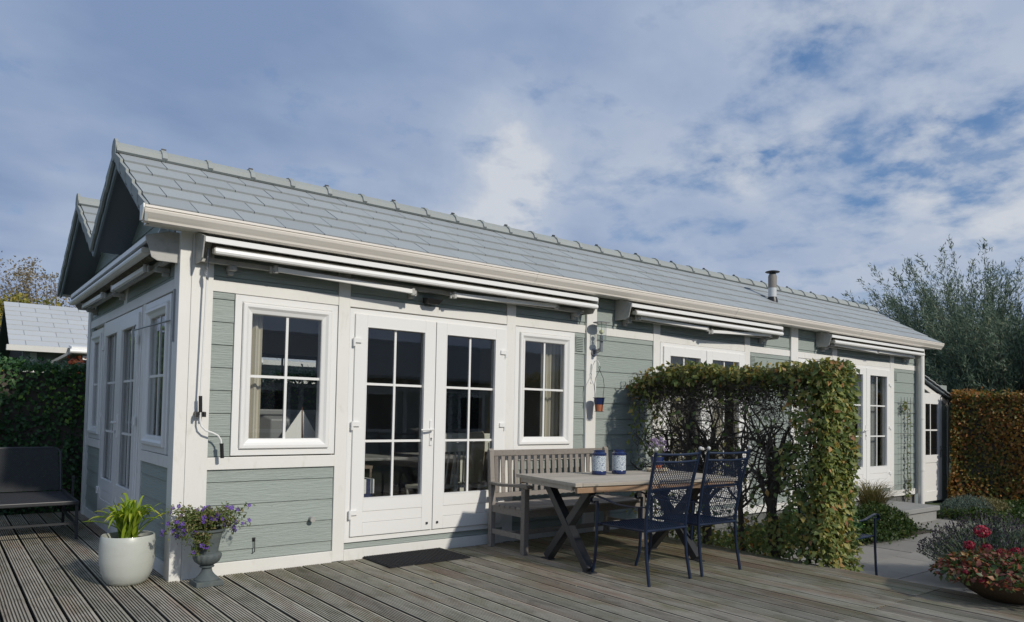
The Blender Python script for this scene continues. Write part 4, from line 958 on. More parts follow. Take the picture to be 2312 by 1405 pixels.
# lanterns on the table
def lantern(loc, label):
    t = thing('candle_lantern', label, 'lantern', loc, 0, 'blue and white lanterns on the garden table')
    MB().lathe([(.066, 0), (.070, .006), (.070, .03), (.067, .036)], (0, 0, 0), 28).build('base', 'navy_glaze', t, smooth=True)
    MB().lathe([(.0665, .0365), (.0665, .178)], (0, 0, 0), 32).build('sleeve', 'lantern_pattern', t, smooth=True)
    MB().lathe([(.067, .179), (.070, .184), (.069, .200), (.055, .208), (.050, .214), (.053, .221), (.053, .230), (.044, .230), (.044, .212)], (0, 0, 0), 28).build('collar', 'navy_glaze', t, smooth=True)
    return t
lantern((3.47, -1.17, .7825), 'blue and white patterned lantern on the table, nearer the bench arm')
lantern((3.72, -1.19, .7825), 'blue and white patterned lantern on the table, nearer the flower pot')
fp = thing('table_flower_pot', 'terracotta pot with navy rim and lilac flowers on the table', 'flower pot', (4.29, -1.18, .7815))
MB().lathe([(.045, 0), (.056, .075)], (0, 0, 0), 24).build('pot_base', 'terracotta', fp, smooth=True)
MB().lathe([(.058, .073), (.068, .135), (.071, .15), (.064, .15), (.058, .12)], (0, 0, 0), 24).build('pot_rim', 'navy_glaze', fp, smooth=True)
MB().lathe([(.063, .125), (.02, .13)], (0, 0, 0), 16).build('soil', 'soil', fp)
ln = []
tips = []
for k in range(26):
    a = random.uniform(0, 6.28); r = random.uniform(.02, .09); h = random.uniform(.24, .34)
    ln.append(([(r*.3*math.cos(a), r*.3*math.sin(a), .12), (r*.6*math.cos(a), r*.6*math.sin(a), .2), (r*math.cos(a), r*math.sin(a), h)], [.003, .0025, .002])); tips.append((r*math.cos(a), r*math.sin(a), h))
twigmesh('stems', ln, 'flower_stem', fp, 4)
T = np.array(tips); P = np.repeat(T, 10, 0)+rng.normal(0, .012, (260, 3))
leaves('flowers', P, unit(rng.normal(0, 1, (260, 3))), unit(rng.normal(0, 1, (260, 3))), .018, 'petal_lilac', fp, .8)
rg = thing('garlic_wreath', 'ring of small pale bulbs around the flower pot base', 'wreath', (4.29, -1.18, .782))
for k in range(15):
    a = k*2*math.pi/15; MB().sphere((.092*math.cos(a), .092*math.sin(a), .022), random.uniform(.019, .025), 8, 6, (1, 1, .9)).build('bulb', 'garlic', rg, smooth=True)

# ------------------------------------------------------------ blue chairs
def lattice(name, w0, w1, h, pitch, bw, th, place_, m_, parent, rows_=None):
    """expanded-metal sheet: two families of diagonal strips clipped to a (tapering) panel; place_(s,t)->(point, normal)"""
    mb = MB()
    def clip_line(c, sgn):
        pts = []
        n = int(h/pitch*2)
        for i in range(n+1):
            t = h*i/n; s = c+sgn*t*.75
            hw = (w0+(w1-w0)*t/h)/2
            if -hw <= s <= hw: pts.append((s, t))
        return pts
    W = max(w0, w1)+h
    for sgn in (-1, 1):
        c = -W
        while c < W:
            pts = clip_line(c, sgn)
            if len(pts) > 1:
                sub = [pts[0]]+pts[4:-1:4]+[pts[-1]]
                vs = []; fs = []
                for (s, t) in sub:
                    p, nn = place_(s, t); p2, _ = place_(s+bw, t); nn = Vector(nn)*th*(1 if sgn > 0 else 1.15)
                    p = Vector(p); p2 = Vector(p2); vs += [tuple(p+nn), tuple(p2+nn), tuple(p2-nn), tuple(p-nn)]
                for i in range(len(sub)-1):
                    a = i*4
                    for k in range(4): fs.append((a+k, a+(k+1) % 4, a+4+(k+1) % 4, a+4+k))
                mb.add(vs, fs)
            c += pitch
    o = mb.build(name, m_, parent, recalc=False); return o
def blue_chair(label, loc, rz):
    t = thing('blue_garden_chair', label, 'chair', loc, rz, 'blue mesh metal garden chairs')
    hw = .255; m_ = 'blue_enamel'
    # back posts / rear legs ; chair faces +y
    for s_ in (-1, 1):
        MB().tube([(s_*hw*1.02, -.235, 0), (s_*hw*.99, -.20, .2), (s_*hw*.98, -.185, .40), (s_*hw, -.19, .52), (s_*hw*1.04, -.23, .75), (s_*hw*1.1, -.305, 1.065)], .0135, 10).build('back_leg', m_, t, smooth=True)
        MB().sphere((s_*hw*1.11, -.31, 1.085), .017, 10, 8).build('finial', 'finial', t, smooth=True)
        MB().tube([(s_*(hw+.02), .375, 0), (s_*(hw+.028), .34, .12), (s_*(hw+.028), .325, .30), (s_*(hw+.028), .32, .62)], .013, 10).build('front_leg', m_, t, smooth=True)
        # arm with scroll
        ax = s_*(hw+.03)
        pa = [(ax*.97, -.21, .62), (ax, -.05, .61), (ax, .10, .615), (ax, .24, .645), (ax, .33, .662), (ax, .375, .655), (ax, .395, .63), (ax, .385, .605), (ax, .36, .598), (ax, .342, .612)]
        mb = MB(); vs = []
        for p in pa: vs += [(p[0]-.016, p[1], p[2]+.004), (p[0]+.016, p[1], p[2]+.004), (p[0]+.016, p[1], p[2]-.004), (p[0]-.016, p[1], p[2]-.004)]
        fs = []
        for i in range(len(pa)-1):
            for k in range(4): fs.append((i*4+k, i*4+(k+1) % 4, i*4+4+(k+1) % 4, i*4+4+k))
        mb.add(vs, fs); mb.build('armrest', m_, t, smooth=True)
        MB().tube([(s_*(hw-.005), -.18, .425), (s_*(hw-.005), .30, .425)], .011, 8).build('seat_rail', m_, t, smooth=True)
        MB().tube([(s_*(hw+.028), .322, .43), (s_*(hw-.005), .30, .43)], .009, 6).build('spigot', m_, t)
    cur = lambda z, y, hh, r: MB().tube([(-hh, y, z), (-hh*.5, y-.022, z-.004), (0, y-.03, z-.006), (hh*.5, y-.022, z-.004), (hh, y, z)], r, 8)
    cur(1.045, -.30, hw*1.09, .010).build('top_bar', m_, t, smooth=True)
    cur(.985, -.285, hw*1.08, .009).build('back_bar', m_, t, smooth=True)
    MB().tube([(-hw, -.185, .425), (hw, -.185, .425)], .012, 8).build('seat_rail', m_, t, smooth=True)
    MB().tube([(-hw, .30, .425), (hw, .30, .425)], .012, 8).build('seat_rail', m_, t, smooth=True)
    MB().box(-.235, .235, -.236, -.224, .745, .765).build('back_bar', m_, t)
    for s_ in (-1, 1): MB().tube([(s_*.14, -.187, .43), (s_*.26, -.02, .26), (s_*.28, .2, .16)], .006, 6) if False else None
    def pb(s, tt):
        z = .44+tt; f = tt/.54; y = -.188-.10*f**1.6-.028*math.cos(min(1, abs(s)/.28)*math.pi/2); return (s, y, z), (0, -1, .15)
    lattice('back_mesh', .50, .545, .54, .0255, .0056, .0012, pb, m_, t)
    for s_ in (-1, 1): MB().tube([pb(s_*(.25+.02*f), .54*f)[0] for f in (0, .25, .5, .75, 1)], .006, 6).build('back_rim', m_, t)
    def ps(s, tt): return (s, -.18+tt, .432-.012*math.sin(min(1, max(0, tt/.48))*math.pi)), (0, 0, 1)
    lattice('seat_mesh', .49, .50, .48, .0265, .0080, .0012, ps, m_, t)
    return t
ch = blue_chair('blue mesh garden chair at the table beside the crossed legs', (3.225, -2.005, 0), R(1))
c2 = copy_tree(ch); c2.location = (3.905, -2.015, 0); c2.rotation_euler = (0, 0, R(-1.5)); c2['label'] = 'blue mesh garden chair at the table, the one beside the hedge'
c3 = copy_tree(ch); c3.location = (5.98, -2.14, -.297); c3.rotation_euler = (0, 0, R(-90)); c3['label'] = 'blue garden chair mostly hidden behind the hedge on the paving'

# ------------------------------------------------------------ lounger at the left
lo = thing('mesh_lounge_chair', 'dark grey mesh lounge chair standing before the ivy hedge', 'lounge chair', (-.78, 0, 0))
hw = .43; zs = .36
for s_ in (-1, 1):
    MB().beam((s_*hw, 2.36, zs+.0), (s_*hw, 3.50, zs+.02), .03, .035).build('side_rail', 'lounger_metal', lo, bevel=.005)
    MB().beam((s_*hw, 2.37, 0), (s_*hw, 2.40, zs-.0185), .028, .028).build('leg', 'lounger_metal', lo, bevel=.004)
    MB().beam((s_*hw, 3.36, 0), (s_*hw, 3.34, zs-.0), .028, .028).build('leg', 'lounger_metal', lo, bevel=.004)
    MB().beam((s_*hw, 2.40, .14), (s_*hw, 3.34, .17), .022, .022).build('stretcher', 'lounger_metal', lo)
    MB().tube([(s_*(hw-.02), 3.44, zs+.03), (s_*(hw-.02), 3.62, .80), (s_*(hw-.04), 3.64, .835), (s_*(hw-.09), 3.645, .85)], .014, 8).build('back_frame', 'lounger_metal', lo, smooth=True)
    MB().tube([(s_*(hw+.02), 2.88, zs), (s_*(hw+.02), 2.87, .575)], .011, 8).tube([(s_*(hw+.02), 2.87, .575), (s_*(hw+.02), 2.83, .58)], .012, 8).build('arm_stub', 'lounger_metal', lo)
MB().tube([(-(hw-.09), 3.645, .85), (hw-.09, 3.645, .85)], .014, 8).build('back_frame', 'lounger_metal', lo, smooth=True)
MB().beam((-hw, 2.365, .16), (hw, 2.365, .16), .022, .022).build('stretcher', 'lounger_metal', lo)
MB().beam((-hw+.0, 2.36, zs+.005), (hw, 2.36, zs+.005), .034, .04).build('front_rail', 'lounger_metal', lo, bevel=.008)
lattice('seat_mesh', .83, .83, 1.08, .016, .0085, .0015, lambda s, t: ((s, 2.38+t, zs+.018-.02*math.sin(t/1.08*math.pi)), (0, 0, 1)), 'lounger_mesh', lo)
lattice('back_mesh', .80, .76, .47, .016, .0085, .0015, lambda s, t: ((s, 3.455+t*.39, zs+.03+t), (0, -1, .3)), 'lounger_mesh', lo)

# ------------------------------------------------------------ planter with strap leaved plant
pl = thing('white_planter', 'round pale glazed planter with a lime green strap leaved plant', 'planter', (-.315, .075, 0))
MB().lathe([(.115, 0), (.125, .006), (.150, .03), (.176, .09), (.190, .17), (.194, .24), (.192, .31), (.186, .362), (.182, .368), (.174, .366), (.172, .34), (.174, .30)], (0, 0, 0), 40).build('pot', 'planter_glaze', pl, smooth=True)
MB().lathe([(.173, .325), (.02, .335)], (0, 0, 0), 20).build('soil', 'soil', pl)
sp = thing('strap_leaved_plant', 'lime green plant with arching strap leaves in the pale planter', 'plant', (-.315, .075, .33))
def blade(a, reach, height, w, droop, name, m_, parent, seg=8, base=(0, 0, 0), tip=None):
    vs, fs = [], []
    side = Vector((-math.sin(a), math.cos(a), 0)); d = Vector((math.cos(a), math.sin(a), 0))
    for i in range(seg+1):
        f = i/seg; p = Vector(base)+d*(reach*f**1.15)+Vector((0, 0, height*math.sin(min(1.0, f*1.0)*math.pi*droop)))
        ww = w*(1-(2*f-.75)**2*.45 if f < .8 else (1-f)/.2*.95+.04)/1
        ww = max(ww, w*.05)
        vs += [tuple(p+side*ww/2+Vector((0, 0, ww*.25))), tuple(p), tuple(p-side*ww/2+Vector((0, 0, ww*.25)))]
    for i in range(seg):
        k = i*3; fs += [(k, k+1, k+4, k+3), (k+1, k+2, k+5, k+4)]
    o = MB().add(vs, fs).build(name, m_, parent, smooth=True, recalc=False)
    r = random.random()*.6
    at = o.data.attributes.new('rnd', 'FLOAT', 'FACE'); at.data.foreach_set('value', np.array([min(1, r+(.4 if (tip and i//2 > seg*.65) else 0)) for i in range(seg*2)], np.float32))
    return o
for k in range(84):
    a = random.uniform(0, 6.28); inner = k/84
    blade(a, random.uniform(.12, .34)*(1-.6*inner)+.02, random.uniform(.16, .24)*(.85+.65*inner), random.uniform(.020, .034), random.uniform(.52, .85)-.25*inner, 'leaf', 'leaf_lime', sp, base=(random.uniform(-.05, .05), random.uniform(-.05, .05), 0), tip=random.random() < .6)

# ------------------------------------------------------------ urn with petunias
ur = thing('flower_urn', 'dark grey fluted urn with trailing purple flowers at the corner post', 'urn', (.165, -.295, 0))
MB().box(-.098, .098, -.098, .098, 0, .038).build('plinth', 'urn_metal', ur, bevel=.004)
MB().lathe([(.088, .038), (.088, .046), (.078, .056), (.060, .072), (.042, .096), (.036, .118), (.036, .128), (.052, .134), (.054, .142), (.044, .149)], (0, 0, 0), 32).build('stem', 'urn_metal', ur, smooth=True)
MB().lathe([(.040, .149), (.062, .158), (.086, .178), (.098, .205), (.100, .228), (.094, .240), (.080, .246)], (0, 0, 0), 80, flute=lambda j, k: (.05*abs(math.sin(k*math.pi/5)) if 1 <= j <= 4 else 0)).build('fluted_bowl', 'urn_metal', ur, smooth=True)
MB().lathe([(.078, .246), (.078, .26), (.088, .32), (.100, .375), (.106, .40), (.124, .408), (.126, .420), (.114, .424), (.104, .41), (.100, .39)], (0, 0, 0), 40).build('neck', 'urn_metal', ur, smooth=True)
pt = thing('trailing_petunia', 'bushy trailing plant with small purple flowers in the dark urn', 'plant', (.165, -.295, .40))
lines, P, tipsP = [], [], []
for k in range(120):
    a = random.uniform(0, 6.28); ln_ = random.uniform(.10, .27)*(1.0 if abs(math.cos(a)) > .6 else .62); z0 = random.uniform(.0, .05)
    dr = random.uniform(-.16, .06)*(1 if abs(math.cos(a)) > .6 else .4)+.03; pts = []
    # the trails spread widest along the wall
    ex = 1.15 if abs(math.cos(a)) > .6 else .75
    for i in range(6):
        f = i/5; pts.append((math.cos(a)*ln_*f*ex, math.sin(a)*ln_*f*.85, z0+.09*math.sin(f*2.3)+dr*f*f))
    lines.append((pts, [.002]*6))
    for q in pts[1:]:
        for _ in range(8): P.append((q[0]+random.gauss(0, .016), q[1]+random.gauss(0, .016), q[2]+random.gauss(0, .014)))
    tipsP.append(pts[-1])
for k in range(7):
    a = R(random.uniform(195, 262)); pts = [(math.cos(a)*.11, math.sin(a)*.11, .02), (math.cos(a)*.14, math.sin(a)*.14, -.04), (math.cos(a)*.13+random.gauss(0, .02), math.sin(a)*.13, -random.uniform(.08, .16))]
    lines.append((pts, [.002]*3)); tipsP.append(pts[-1])
    for f in np.linspace(0, 1, 12):
        q = np.array(pts[0])*(1-f)**2+2*f*(1-f)*np.array(pts[1])+f*f*np.array(pts[2])
        for _ in range(5): P.append(tuple(q+rng.normal(0, .012, 3)))
twigmesh('stems', lines, 'yellow_stem', pt, 3)
P = np.array(P); leaves('foliage', P, unit(rng.normal(0, .7, P.shape)+[0, 0, .7]), unit(rng.normal(0, 1, P.shape)), rng.uniform(.018, .032, len(P)), 'leaf_petunia', pt, .5)
fm = MB()
for k in range(5):
    a0, a1 = k*2*math.pi/5-.55, k*2*math.pi/5+.55; c_ = (0, 0, 0)
    fm.add([c_, (.017*math.cos(a0), .017*math.sin(a0), .006), (.021*math.cos(k*2*math.pi/5), .021*math.sin(k*2*math.pi/5), .005), (.017*math.cos(a1), .017*math.sin(a1), .006)], [(0, 1, 2), (0, 2, 3)])
fmesh = fm.mesh('flower', recalc=False); fmesh.materials.append(MATS['petal_purple']); at = fmesh.attributes.new('rnd', 'FLOAT', 'FACE'); at.data.foreach_set('value', np.array([.2, .9]*5, np.float32))
random.shuffle(tipsP)
for k, q in enumerate(tipsP[:75]):
    o = link('flower', fmesh, None, pt); o.location = (q[0]*1.03, q[1]*1.05, q[2]+.012)
    d = Vector((q[0]*2-.3, q[1]*2-1.0, .4)).normalized(); o.rotation_euler = d.to_track_quat('Z', 'Y').to_euler(); s_ = random.uniform(.7, 1.0); o.scale = (s_, s_, s_)

# ------------------------------------------------------------ the clipped hornbeam hedge (see-through lower half)
hg = thing('hornbeam_hedge', 'clipped autumn hornbeam screen with bare trunks beside the table', 'hedge')
hx0, hx1, hy0, hy1, hz0, hz1 = 4.97, 5.50, -2.62, -.12, -.3, 1.90
def grow(p, d, r, n, step, wig, limit, out, kids=0, kr=.6, kn=5):
    pts = [tuple(p)]; rs = [r]; p = Vector(p); d = Vector(d).normalized()
    for i in range(n):
        d = (d+Vector((random.gauss(0, wig), random.gauss(0, wig), random.gauss(0, wig)))).normalized()
        p = p+d*step
        p.x = min(max(p.x, limit[0]), limit[1]); p.y = min(max(p.y, limit[2]), limit[3]); p.z = min(max(p.z, limit[4]), limit[5])
        pts.append(tuple(p)); rs.append(r*(1-.75*(i+1)/n))
        if kids > 0 and random.random() < kr:
            dd = (d*.5+Vector((random.gauss(0, .8), random.gauss(0, 1.0), random.gauss(.1, .7)))).normalized()
            grow(p, dd, rs[-1]*.6, max(3, kn), step*.8, wig*1.4, limit, out, kids-1, kr*.85, kn-1)
    out.append((pts, rs))
lim = (hx0+.05, hx1-.05, hy0+.05, hy1-.03, -.3, hz1-.03)
trunks = [-1.88, -1.52, -1.13, -.88, -.50, -2.3]
for i, ty in enumerate(trunks):
    out_ = []; r = [.066, .038, .060, .045, .042, .02][i]
    pts = [(5.25, ty, -.32)]; p = Vector(pts[0])
    for k in range(9):
        p = p+Vector((random.gauss(0, .012), random.gauss(0, .018), .14)); pts.append(tuple(p))
    top = pts[-1]; rs = [r*(1-.05*k) for k in range(10)]
    tr_ = MB().tube(pts, rs, 8).build('trunk', 'bark', hg, smooth=True)
    for k in range(5, 10):
        for q in range(3):
            a = random.uniform(-1, 1); grow(pts[k], (random.gauss(0, .25), math.copysign(random.uniform(.15, .7), a), random.uniform(.8, 1.3)), r*random.uniform(.3, .5), 8, .09, .22, lim, out_, 2, .55, 6)
    for k in range(2, 8):
        for q in range(2): grow(pts[k], (random.gauss(0, .8), random.gauss(0, 1), random.gauss(.3, .4)), .0055, 7, .06, .35, lim, out_, 2, .5, 5)
    o = twigmesh('branches', out_, 'twig', hg, 4); o['kind'] = 'stuff'
out_ = []
for k in range(650):
    y = random.uniform(hy0+.1, hy1); z = random.uniform(.3, 1.8)
    grow((random.uniform(hx0+.03, hx1-.1), y, z), (random.gauss(0, .5), random.gauss(0, 1), random.gauss(.1, .6)), random.uniform(.002, .0045), 5, .055, .45, (hx0, hx1, hy0, hy1, -.3, hz1), out_, 1, .4, 4)
o = twigmesh('twigs', out_, 'twig', hg, 3); o['kind'] = 'stuff'
P, Nn = hedge_faces(hx0-.02, hx1, hy0, hy1, .0, hz1, ['+z', '-y', '-x', '+x'], 1500)
# a denser skin for the near end
P2, N2 = hedge_faces(hx0-.02, hx1, hy0-.02, hy1, -.28, hz1+.01, ['-y'], 2200)
P3, N3 = hedge_faces(hx0+.06, hx1-.06, hy0+.12, hy1, -.28, hz1-.10, ['-y', '+z'], 1500)
P = np.concatenate([P, P2, P3]); Nn = np.concatenate([Nn, N2, N3])
ylen = (P[:, 1]-hy0)
u = rng.random(len(P))
side = (np.abs(Nn[:, 0]) > .5)
topz = hz1-.0
keep = np.ones(len(P), bool)
wob = shell_noise(P, 5, .12)
dens = np.where(P[:, 2] > topz-.16+wob*.4, 1.0, 0.0)                                    # top fringe
dens = np.maximum(dens, np.where(ylen < .42+.35*np.clip((.9-P[:, 2])/1.2, 0, 1)+wob*.8, .95, 0))                     # near end
dens = np.maximum(dens, np.where(P[:, 2] < .06+.55*np.clip(1-ylen/1.25, 0, 1)+wob, .75, 0))    # skirt
dens = np.maximum(dens, np.where(ylen > 2.05, .20, 0))
dens = np.maximum(dens, .045)
keep = np.where(side, u < dens, True)
keep &= ~((Nn[:, 1] < -.5) & (rng.random(len(P)) < .1))
# the wall end of the top rounds down
dz = np.clip((ylen-2.05)/.4, 0, 1)**2*.13; P[:, 2] -= dz*(P[:, 2] > 1.5)
P, Nn = P[keep], Nn[keep]
nn, dd = orient(Nn, .8, .55)
gold = ((P[:, 2] > 1.78)&(rng.random(len(P)) < .8))|((P[:, 2] < .35)&(rng.random(len(P)) < .3))
rv = np.clip(rng.beta(1.6, 2.4, len(P))+shell_noise(P, 3, .10), 0, 1)
leaves('foliage', P[~gold], nn[~gold], dd[~gold], rng.uniform(.035, .085, (~gold).sum()), 'leaf_hornbeam', hg, .62, rnd=rv[~gold])
leaves('foliage', P[gold], nn[gold], dd[gold], rng.uniform(.032, .080, gold.sum()), 'leaf_hornbeam_gold', hg, .62, rnd=rv[gold])
# leaves inside the upper crown: dark dense twigs
out_ = []
for k in range(900):
    y = random.uniform(hy0+.3, hy1-.02); z = random.uniform(1.42, 1.84)
    grow((random.uniform(hx0+.04, hx1-.04), y, z), (random.gauss(0, .6), random.gauss(0, 1), random.gauss(-.1, .6)), random.uniform(.003, .007), 5, .05, .5, (hx0+.02, hx1-.02, hy0, hy1, 1.3, hz1-.05), out_, 1, .5, 4)
o = twigmesh('twigs', out_, 'twig', hg, 3); o['kind'] = 'stuff'
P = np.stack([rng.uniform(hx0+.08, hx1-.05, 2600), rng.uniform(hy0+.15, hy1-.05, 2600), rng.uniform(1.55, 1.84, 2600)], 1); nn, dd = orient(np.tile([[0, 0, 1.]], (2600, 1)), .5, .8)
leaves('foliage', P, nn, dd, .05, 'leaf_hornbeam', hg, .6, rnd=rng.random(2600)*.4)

# ------------------------------------------------------------ other hedges
def solid_hedge(name, label, box, faces, dens, lmat, size, cat='hedge', core=.12, corem='twig'):
    t = thing(name, label, cat)
    x0, x1, y0, y1, z0, z1 = box
    MB().box(x0+core, x1-core, y0+core, y1-core, z0-.05, z1-core).build('light_block_core', corem, t)  # solid dark box added inside the foliage to block light
    P, Nn = hedge_faces(*box, faces, dens); nn, dd = orient(Nn, .8, .55)
    tp = (P[:, 2] > z1-.12); P[:, 2] += np.where(tp, rng.exponential(.022, len(P))+.03*np.sin(P[:, 0]*3+P[:, 1]*2.3)+.02*np.sin(P[:, 1]*7+P[:, 0]*5), 0)
    rv = np.clip(rng.random(len(P))*.7+.15+shell_noise(P, 2.6, .2), 0, 1)
    leaves('foliage', P, nn, dd, rng.uniform(size*.7, size*1.25, len(P)), lmat, t, .65, rnd=rv)
    return t
iv = solid_hedge('ivy_hedge', 'dark green clipped ivy hedge behind the lounge chair', (-4.5, 7.2, 4.62, 5.3, -.3, 1.86), ['-y', '+z'], 1100, 'leaf_ivy', .062)
rh = solid_hedge('beech_hedge', 'copper and orange clipped beech hedge beyond the paving', (0, .8, -7.5, .1, 0, 2.25), ['-x', '+z', '+y'], 1300, 'leaf_beech', .075); rh.location = (14.92, .0, -.32); rh.rotation_euler = (0, 0, R(16))

# ------------------------------------------------------------ trees
def willow(label, cx, cy, w, h, seed, n=150, base=0):
    rs_ = random.Random(seed); t = thing('willow', label, 'tree', (cx, cy, -.32))
    lines, P, Dd = [], [], []
    MB().tube([(0, 0, 0), (.05, 0, .6), (.0, .05, 1.4)], [.22, .18, .15], 8).build('trunk', 'bark', t, smooth=True)
    for k in range(n):
        a = rs_.uniform(0, 6.28); rad = w*math.sqrt(rs_.random()); 
        # a shoot starts low inside and arches up and out, tip nodding to the left
        bx_, by_ = rad*.55*math.cos(a), rad*.55*math.sin(a); z0 = rs_.uniform(.1, h*.55)
        L_ = rs_.uniform(h*.35, h*.62)*(1-.25*(rad/w)); ox = math.cos(a)*rad/w; oy = math.sin(a)*rad/w; pts = []
        nod = rs_.uniform(.2, .8)
        for i in range(11):
            f = i/10; pts.append((bx_+ox*L_*.55*f-.10*nod*L_*f*f, by_+oy*L_*.5*f+.25*nod*L_*f*f*.6, z0+L_*(1.05*f-.22*nod*f**3)))
        lines.append((pts, [.010*(1-.85*i/10) for i in range(11)]))
        for i in range(2, 11):
            for q in range(26):
                f = rs_.random(); j = max(0, i-1); p = [pts[j][c]*(1-f)+pts[i][c]*f for c in range(3)]
                # side twiglets
                sp_ = .22*(1.08-i/11); P.append([p[0]+rs_.gauss(0, sp_), p[1]+rs_.gauss(0, sp_), p[2]+rs_.gauss(0, sp_)])
                d = Vector(pts[i])-Vector(pts[j]); d.normalize(); Dd.append([d.x+rs_.gauss(0, .6), d.y+rs_.gauss(0, .6), d.z+rs_.gauss(0, .5)])
    o = twigmesh('branches', lines, 'bark', t, 3); o['kind'] = 'stuff'
    P = np.array(P); Dd = unit(np.array(Dd)); P = P[P[:, 2] > .1]; Dd = Dd[:len(P)]; nn = unit(rng.normal(0, 1, P.shape)+[0, 0, .3])
    leaves('crown', P, nn, Dd, rng.uniform(.09, .16, len(P)), 'leaf_willow', t, .17, curl=.12)
    return t
willow('tall grey green willow rising behind the copper hedge and the roof end', 20.5, 2.0, 2.7, 6.1, 3, 400)
willow('grey green willow rising behind the copper hedge near the frame edge', 20.6, -2.2, 2.9, 6.0, 5, 380)
willow('low willow thicket between the roof end and the copper hedge', 18.6, .2, 2.2, 4.6, 8, 280)
def tree(label, x, y, h, w, lmat, dens, seed, leafy=True, lsz=.09, low=.25, name='tree', tm='bark', base=None):
    rs_ = random.Random(seed); t = thing(name, label, 'tree', (x, y, -.34)); out2 = []; random.seed(seed)
    lim_ = (-w, w, -w, w, 0, h)
    MB().tube([(0, 0, 0), (.04, .02, h*.2), (-.03, .05, h*.45)], [h*.022, h*.018, h*.012], 7).build('trunk', tm, t, smooth=True)
    tips = []
    for k in range(16):
        z = h*rs_.uniform(low, .5); a = rs_.uniform(0, 6.28); e = rs_.uniform(.5, 1.8)
        grow((0, 0, z), (math.cos(a), math.sin(a), e), h*.008, 10, h*.058, .18, lim_, out2, 3, .6, 7)
    o = twigmesh('branches', out2, tm, t, 3); o['kind'] = 'stuff'
    if leafy:
        Q = []
        for pts, rs2 in out2:
            if rs2[0] < h*.004:
                for q in pts[1:]:
                    for _ in range(dens): Q.append([q[0]+rs_.gauss(0, .12), q[1]+rs_.gauss(0, .12), q[2]+rs_.gauss(0, .10)])
        Q = np.array(Q)
        if len(Q) > 60000: Q = Q[rng.permutation(len(Q))[:60000]]
        leaves('crown', Q, unit(rng.normal(0, 1, Q.shape)), unit(rng.normal(0, 1, Q.shape)+[0, 0, -.3]), rng.uniform(lsz*.7, lsz*1.3, len(Q)), lmat, t, .6)
    return t
tree('olive yellow bushy tree beyond the slate roof of the neighbour', .3, 25.0, 5.2, 2.0, 'leaf_autumn', 5, 21, lsz=.13, low=.15)
tree('pale nearly bare tree rising behind the neighbour roof', 2.05, 26.0, 6.3, 1.5, 'leaf_pale', 1, 22, lsz=.10, low=.3, tm='bare_twig')
tree('tall nearly bare tree at the left edge behind the neighbour roof', -.6, 27.0, 6.9, 1.7, 'leaf_pale', 1, 23, lsz=.10, low=.3, tm='bare_twig')
tree('olive tree at the left edge behind the tall bare tree', -1.9, 25.5, 5.0, 2.0, 'leaf_autumn', 5, 24, lsz=.15, low=.2)
tree('dark green conifer like tree left of the neighbour roof', -3.1, 15.5, 3.6, 1.6, 'leaf_ivy', 6, 25, lsz=.16, low=.1)
random.seed(77)
# ------------------------------------------------------------ neighbour bungalow
nb = thing('neighbour_bungalow', 'neighbouring bungalow with pale slate roof behind the ivy hedge', 'bungalow')
nroof = part('roof', nb)
NX0, NX1 = -.33, 8.2; ny0, nz0 = 12.9, 2.60; nrise = 1.18; nrun = 2.35
nsl = nrise/nrun; ncs = 1/math.sqrt(1+nsl*nsl); nlen = nrun/ncs; nang = math.atan(nsl)
MB().prism([(ny0, nz0-.02), (ny0+nrun, nz0+nrise-.02), (ny0+2*nrun, nz0-.02), (ny0+2*nrun, nz0-.1), (ny0+nrun, nz0+nrise-.1), (ny0, nz0-.1)], NX0+.02, NX1, 0).build('roof_deck', 'soffit', nroof)
cache2 = {}
def nsm(w_, l):
    me = MB().add([(0, 0, 0), (w_, 0, 0), (w_, l, -.018), (0, l, -.018), (0, 0, .016), (w_, 0, .016), (w_, l, -.002), (0, l, -.002)],
                  [(0, 3, 2, 1), (4, 5, 6, 7), (0, 1, 5, 4), (1, 2, 6, 5), (2, 3, 7, 6), (3, 0, 4, 7)]).mesh('slate'); me.materials.append(MATS['neighbour_slate']); return me
nrows = 9
for k in range(nrows):
    l = nlen/nrows+.03; s = nlen/nrows*k; tw = .62
    xs = [NX0]; x = NX0+(tw if k % 2 else tw/2)
    while x < NX1-.1: xs.append(x); x += tw
    xs.append(NX1)
    for a, b_ in zip(xs, xs[1:]):
        key = (round(b_-a, 3),)
        if key not in cache2: cache2[key] = nsm(b_-a-.008, l)
        place(cache2[key], 'slate', nroof, Matrix.Translation((a+.004, ny0+s*ncs, nz0+s*nsl*ncs+.006)) @ Matrix.Rotation(nang, 4, 'X'))
MB().box(-.05, NX1, 13.25, 13.40, -.34, 2.6).build('wall', 'neighbour_wall', nb)
MB().box(-.05, .08, 13.40, 17.3, -.34, 2.55).add([(-.05, 13.3, 2.55), (-.05, 17.3, 2.55), (-.05, 15.25, 3.62), (.08, 13.3, 2.55), (.08, 17.3, 2.55), (.08, 15.25, 3.62)], [(0, 1, 2), (3, 5, 4), (0, 2, 5, 3), (1, 4, 5, 2)]).build('gable_wall', 'neighbour_wood', nb)
MB().prism([(12.72, 2.48), (12.9, 2.48), (12.9, 2.60), (12.70, 2.60)], NX0-.05, NX1, 0).build('gutter', 'white_paint', nb)
for xx in (.15, 2.6, 5.0): MB().box(xx-.06, xx+.06, 13.18, 13.248, -.34, 2.48).build('post', 'white_paint', nb)
MB().tube([(1.5, 13.05, 2.48), (1.5, 13.05, -.3)], .06, 10).build('downpipe', 'white_paint', nb)
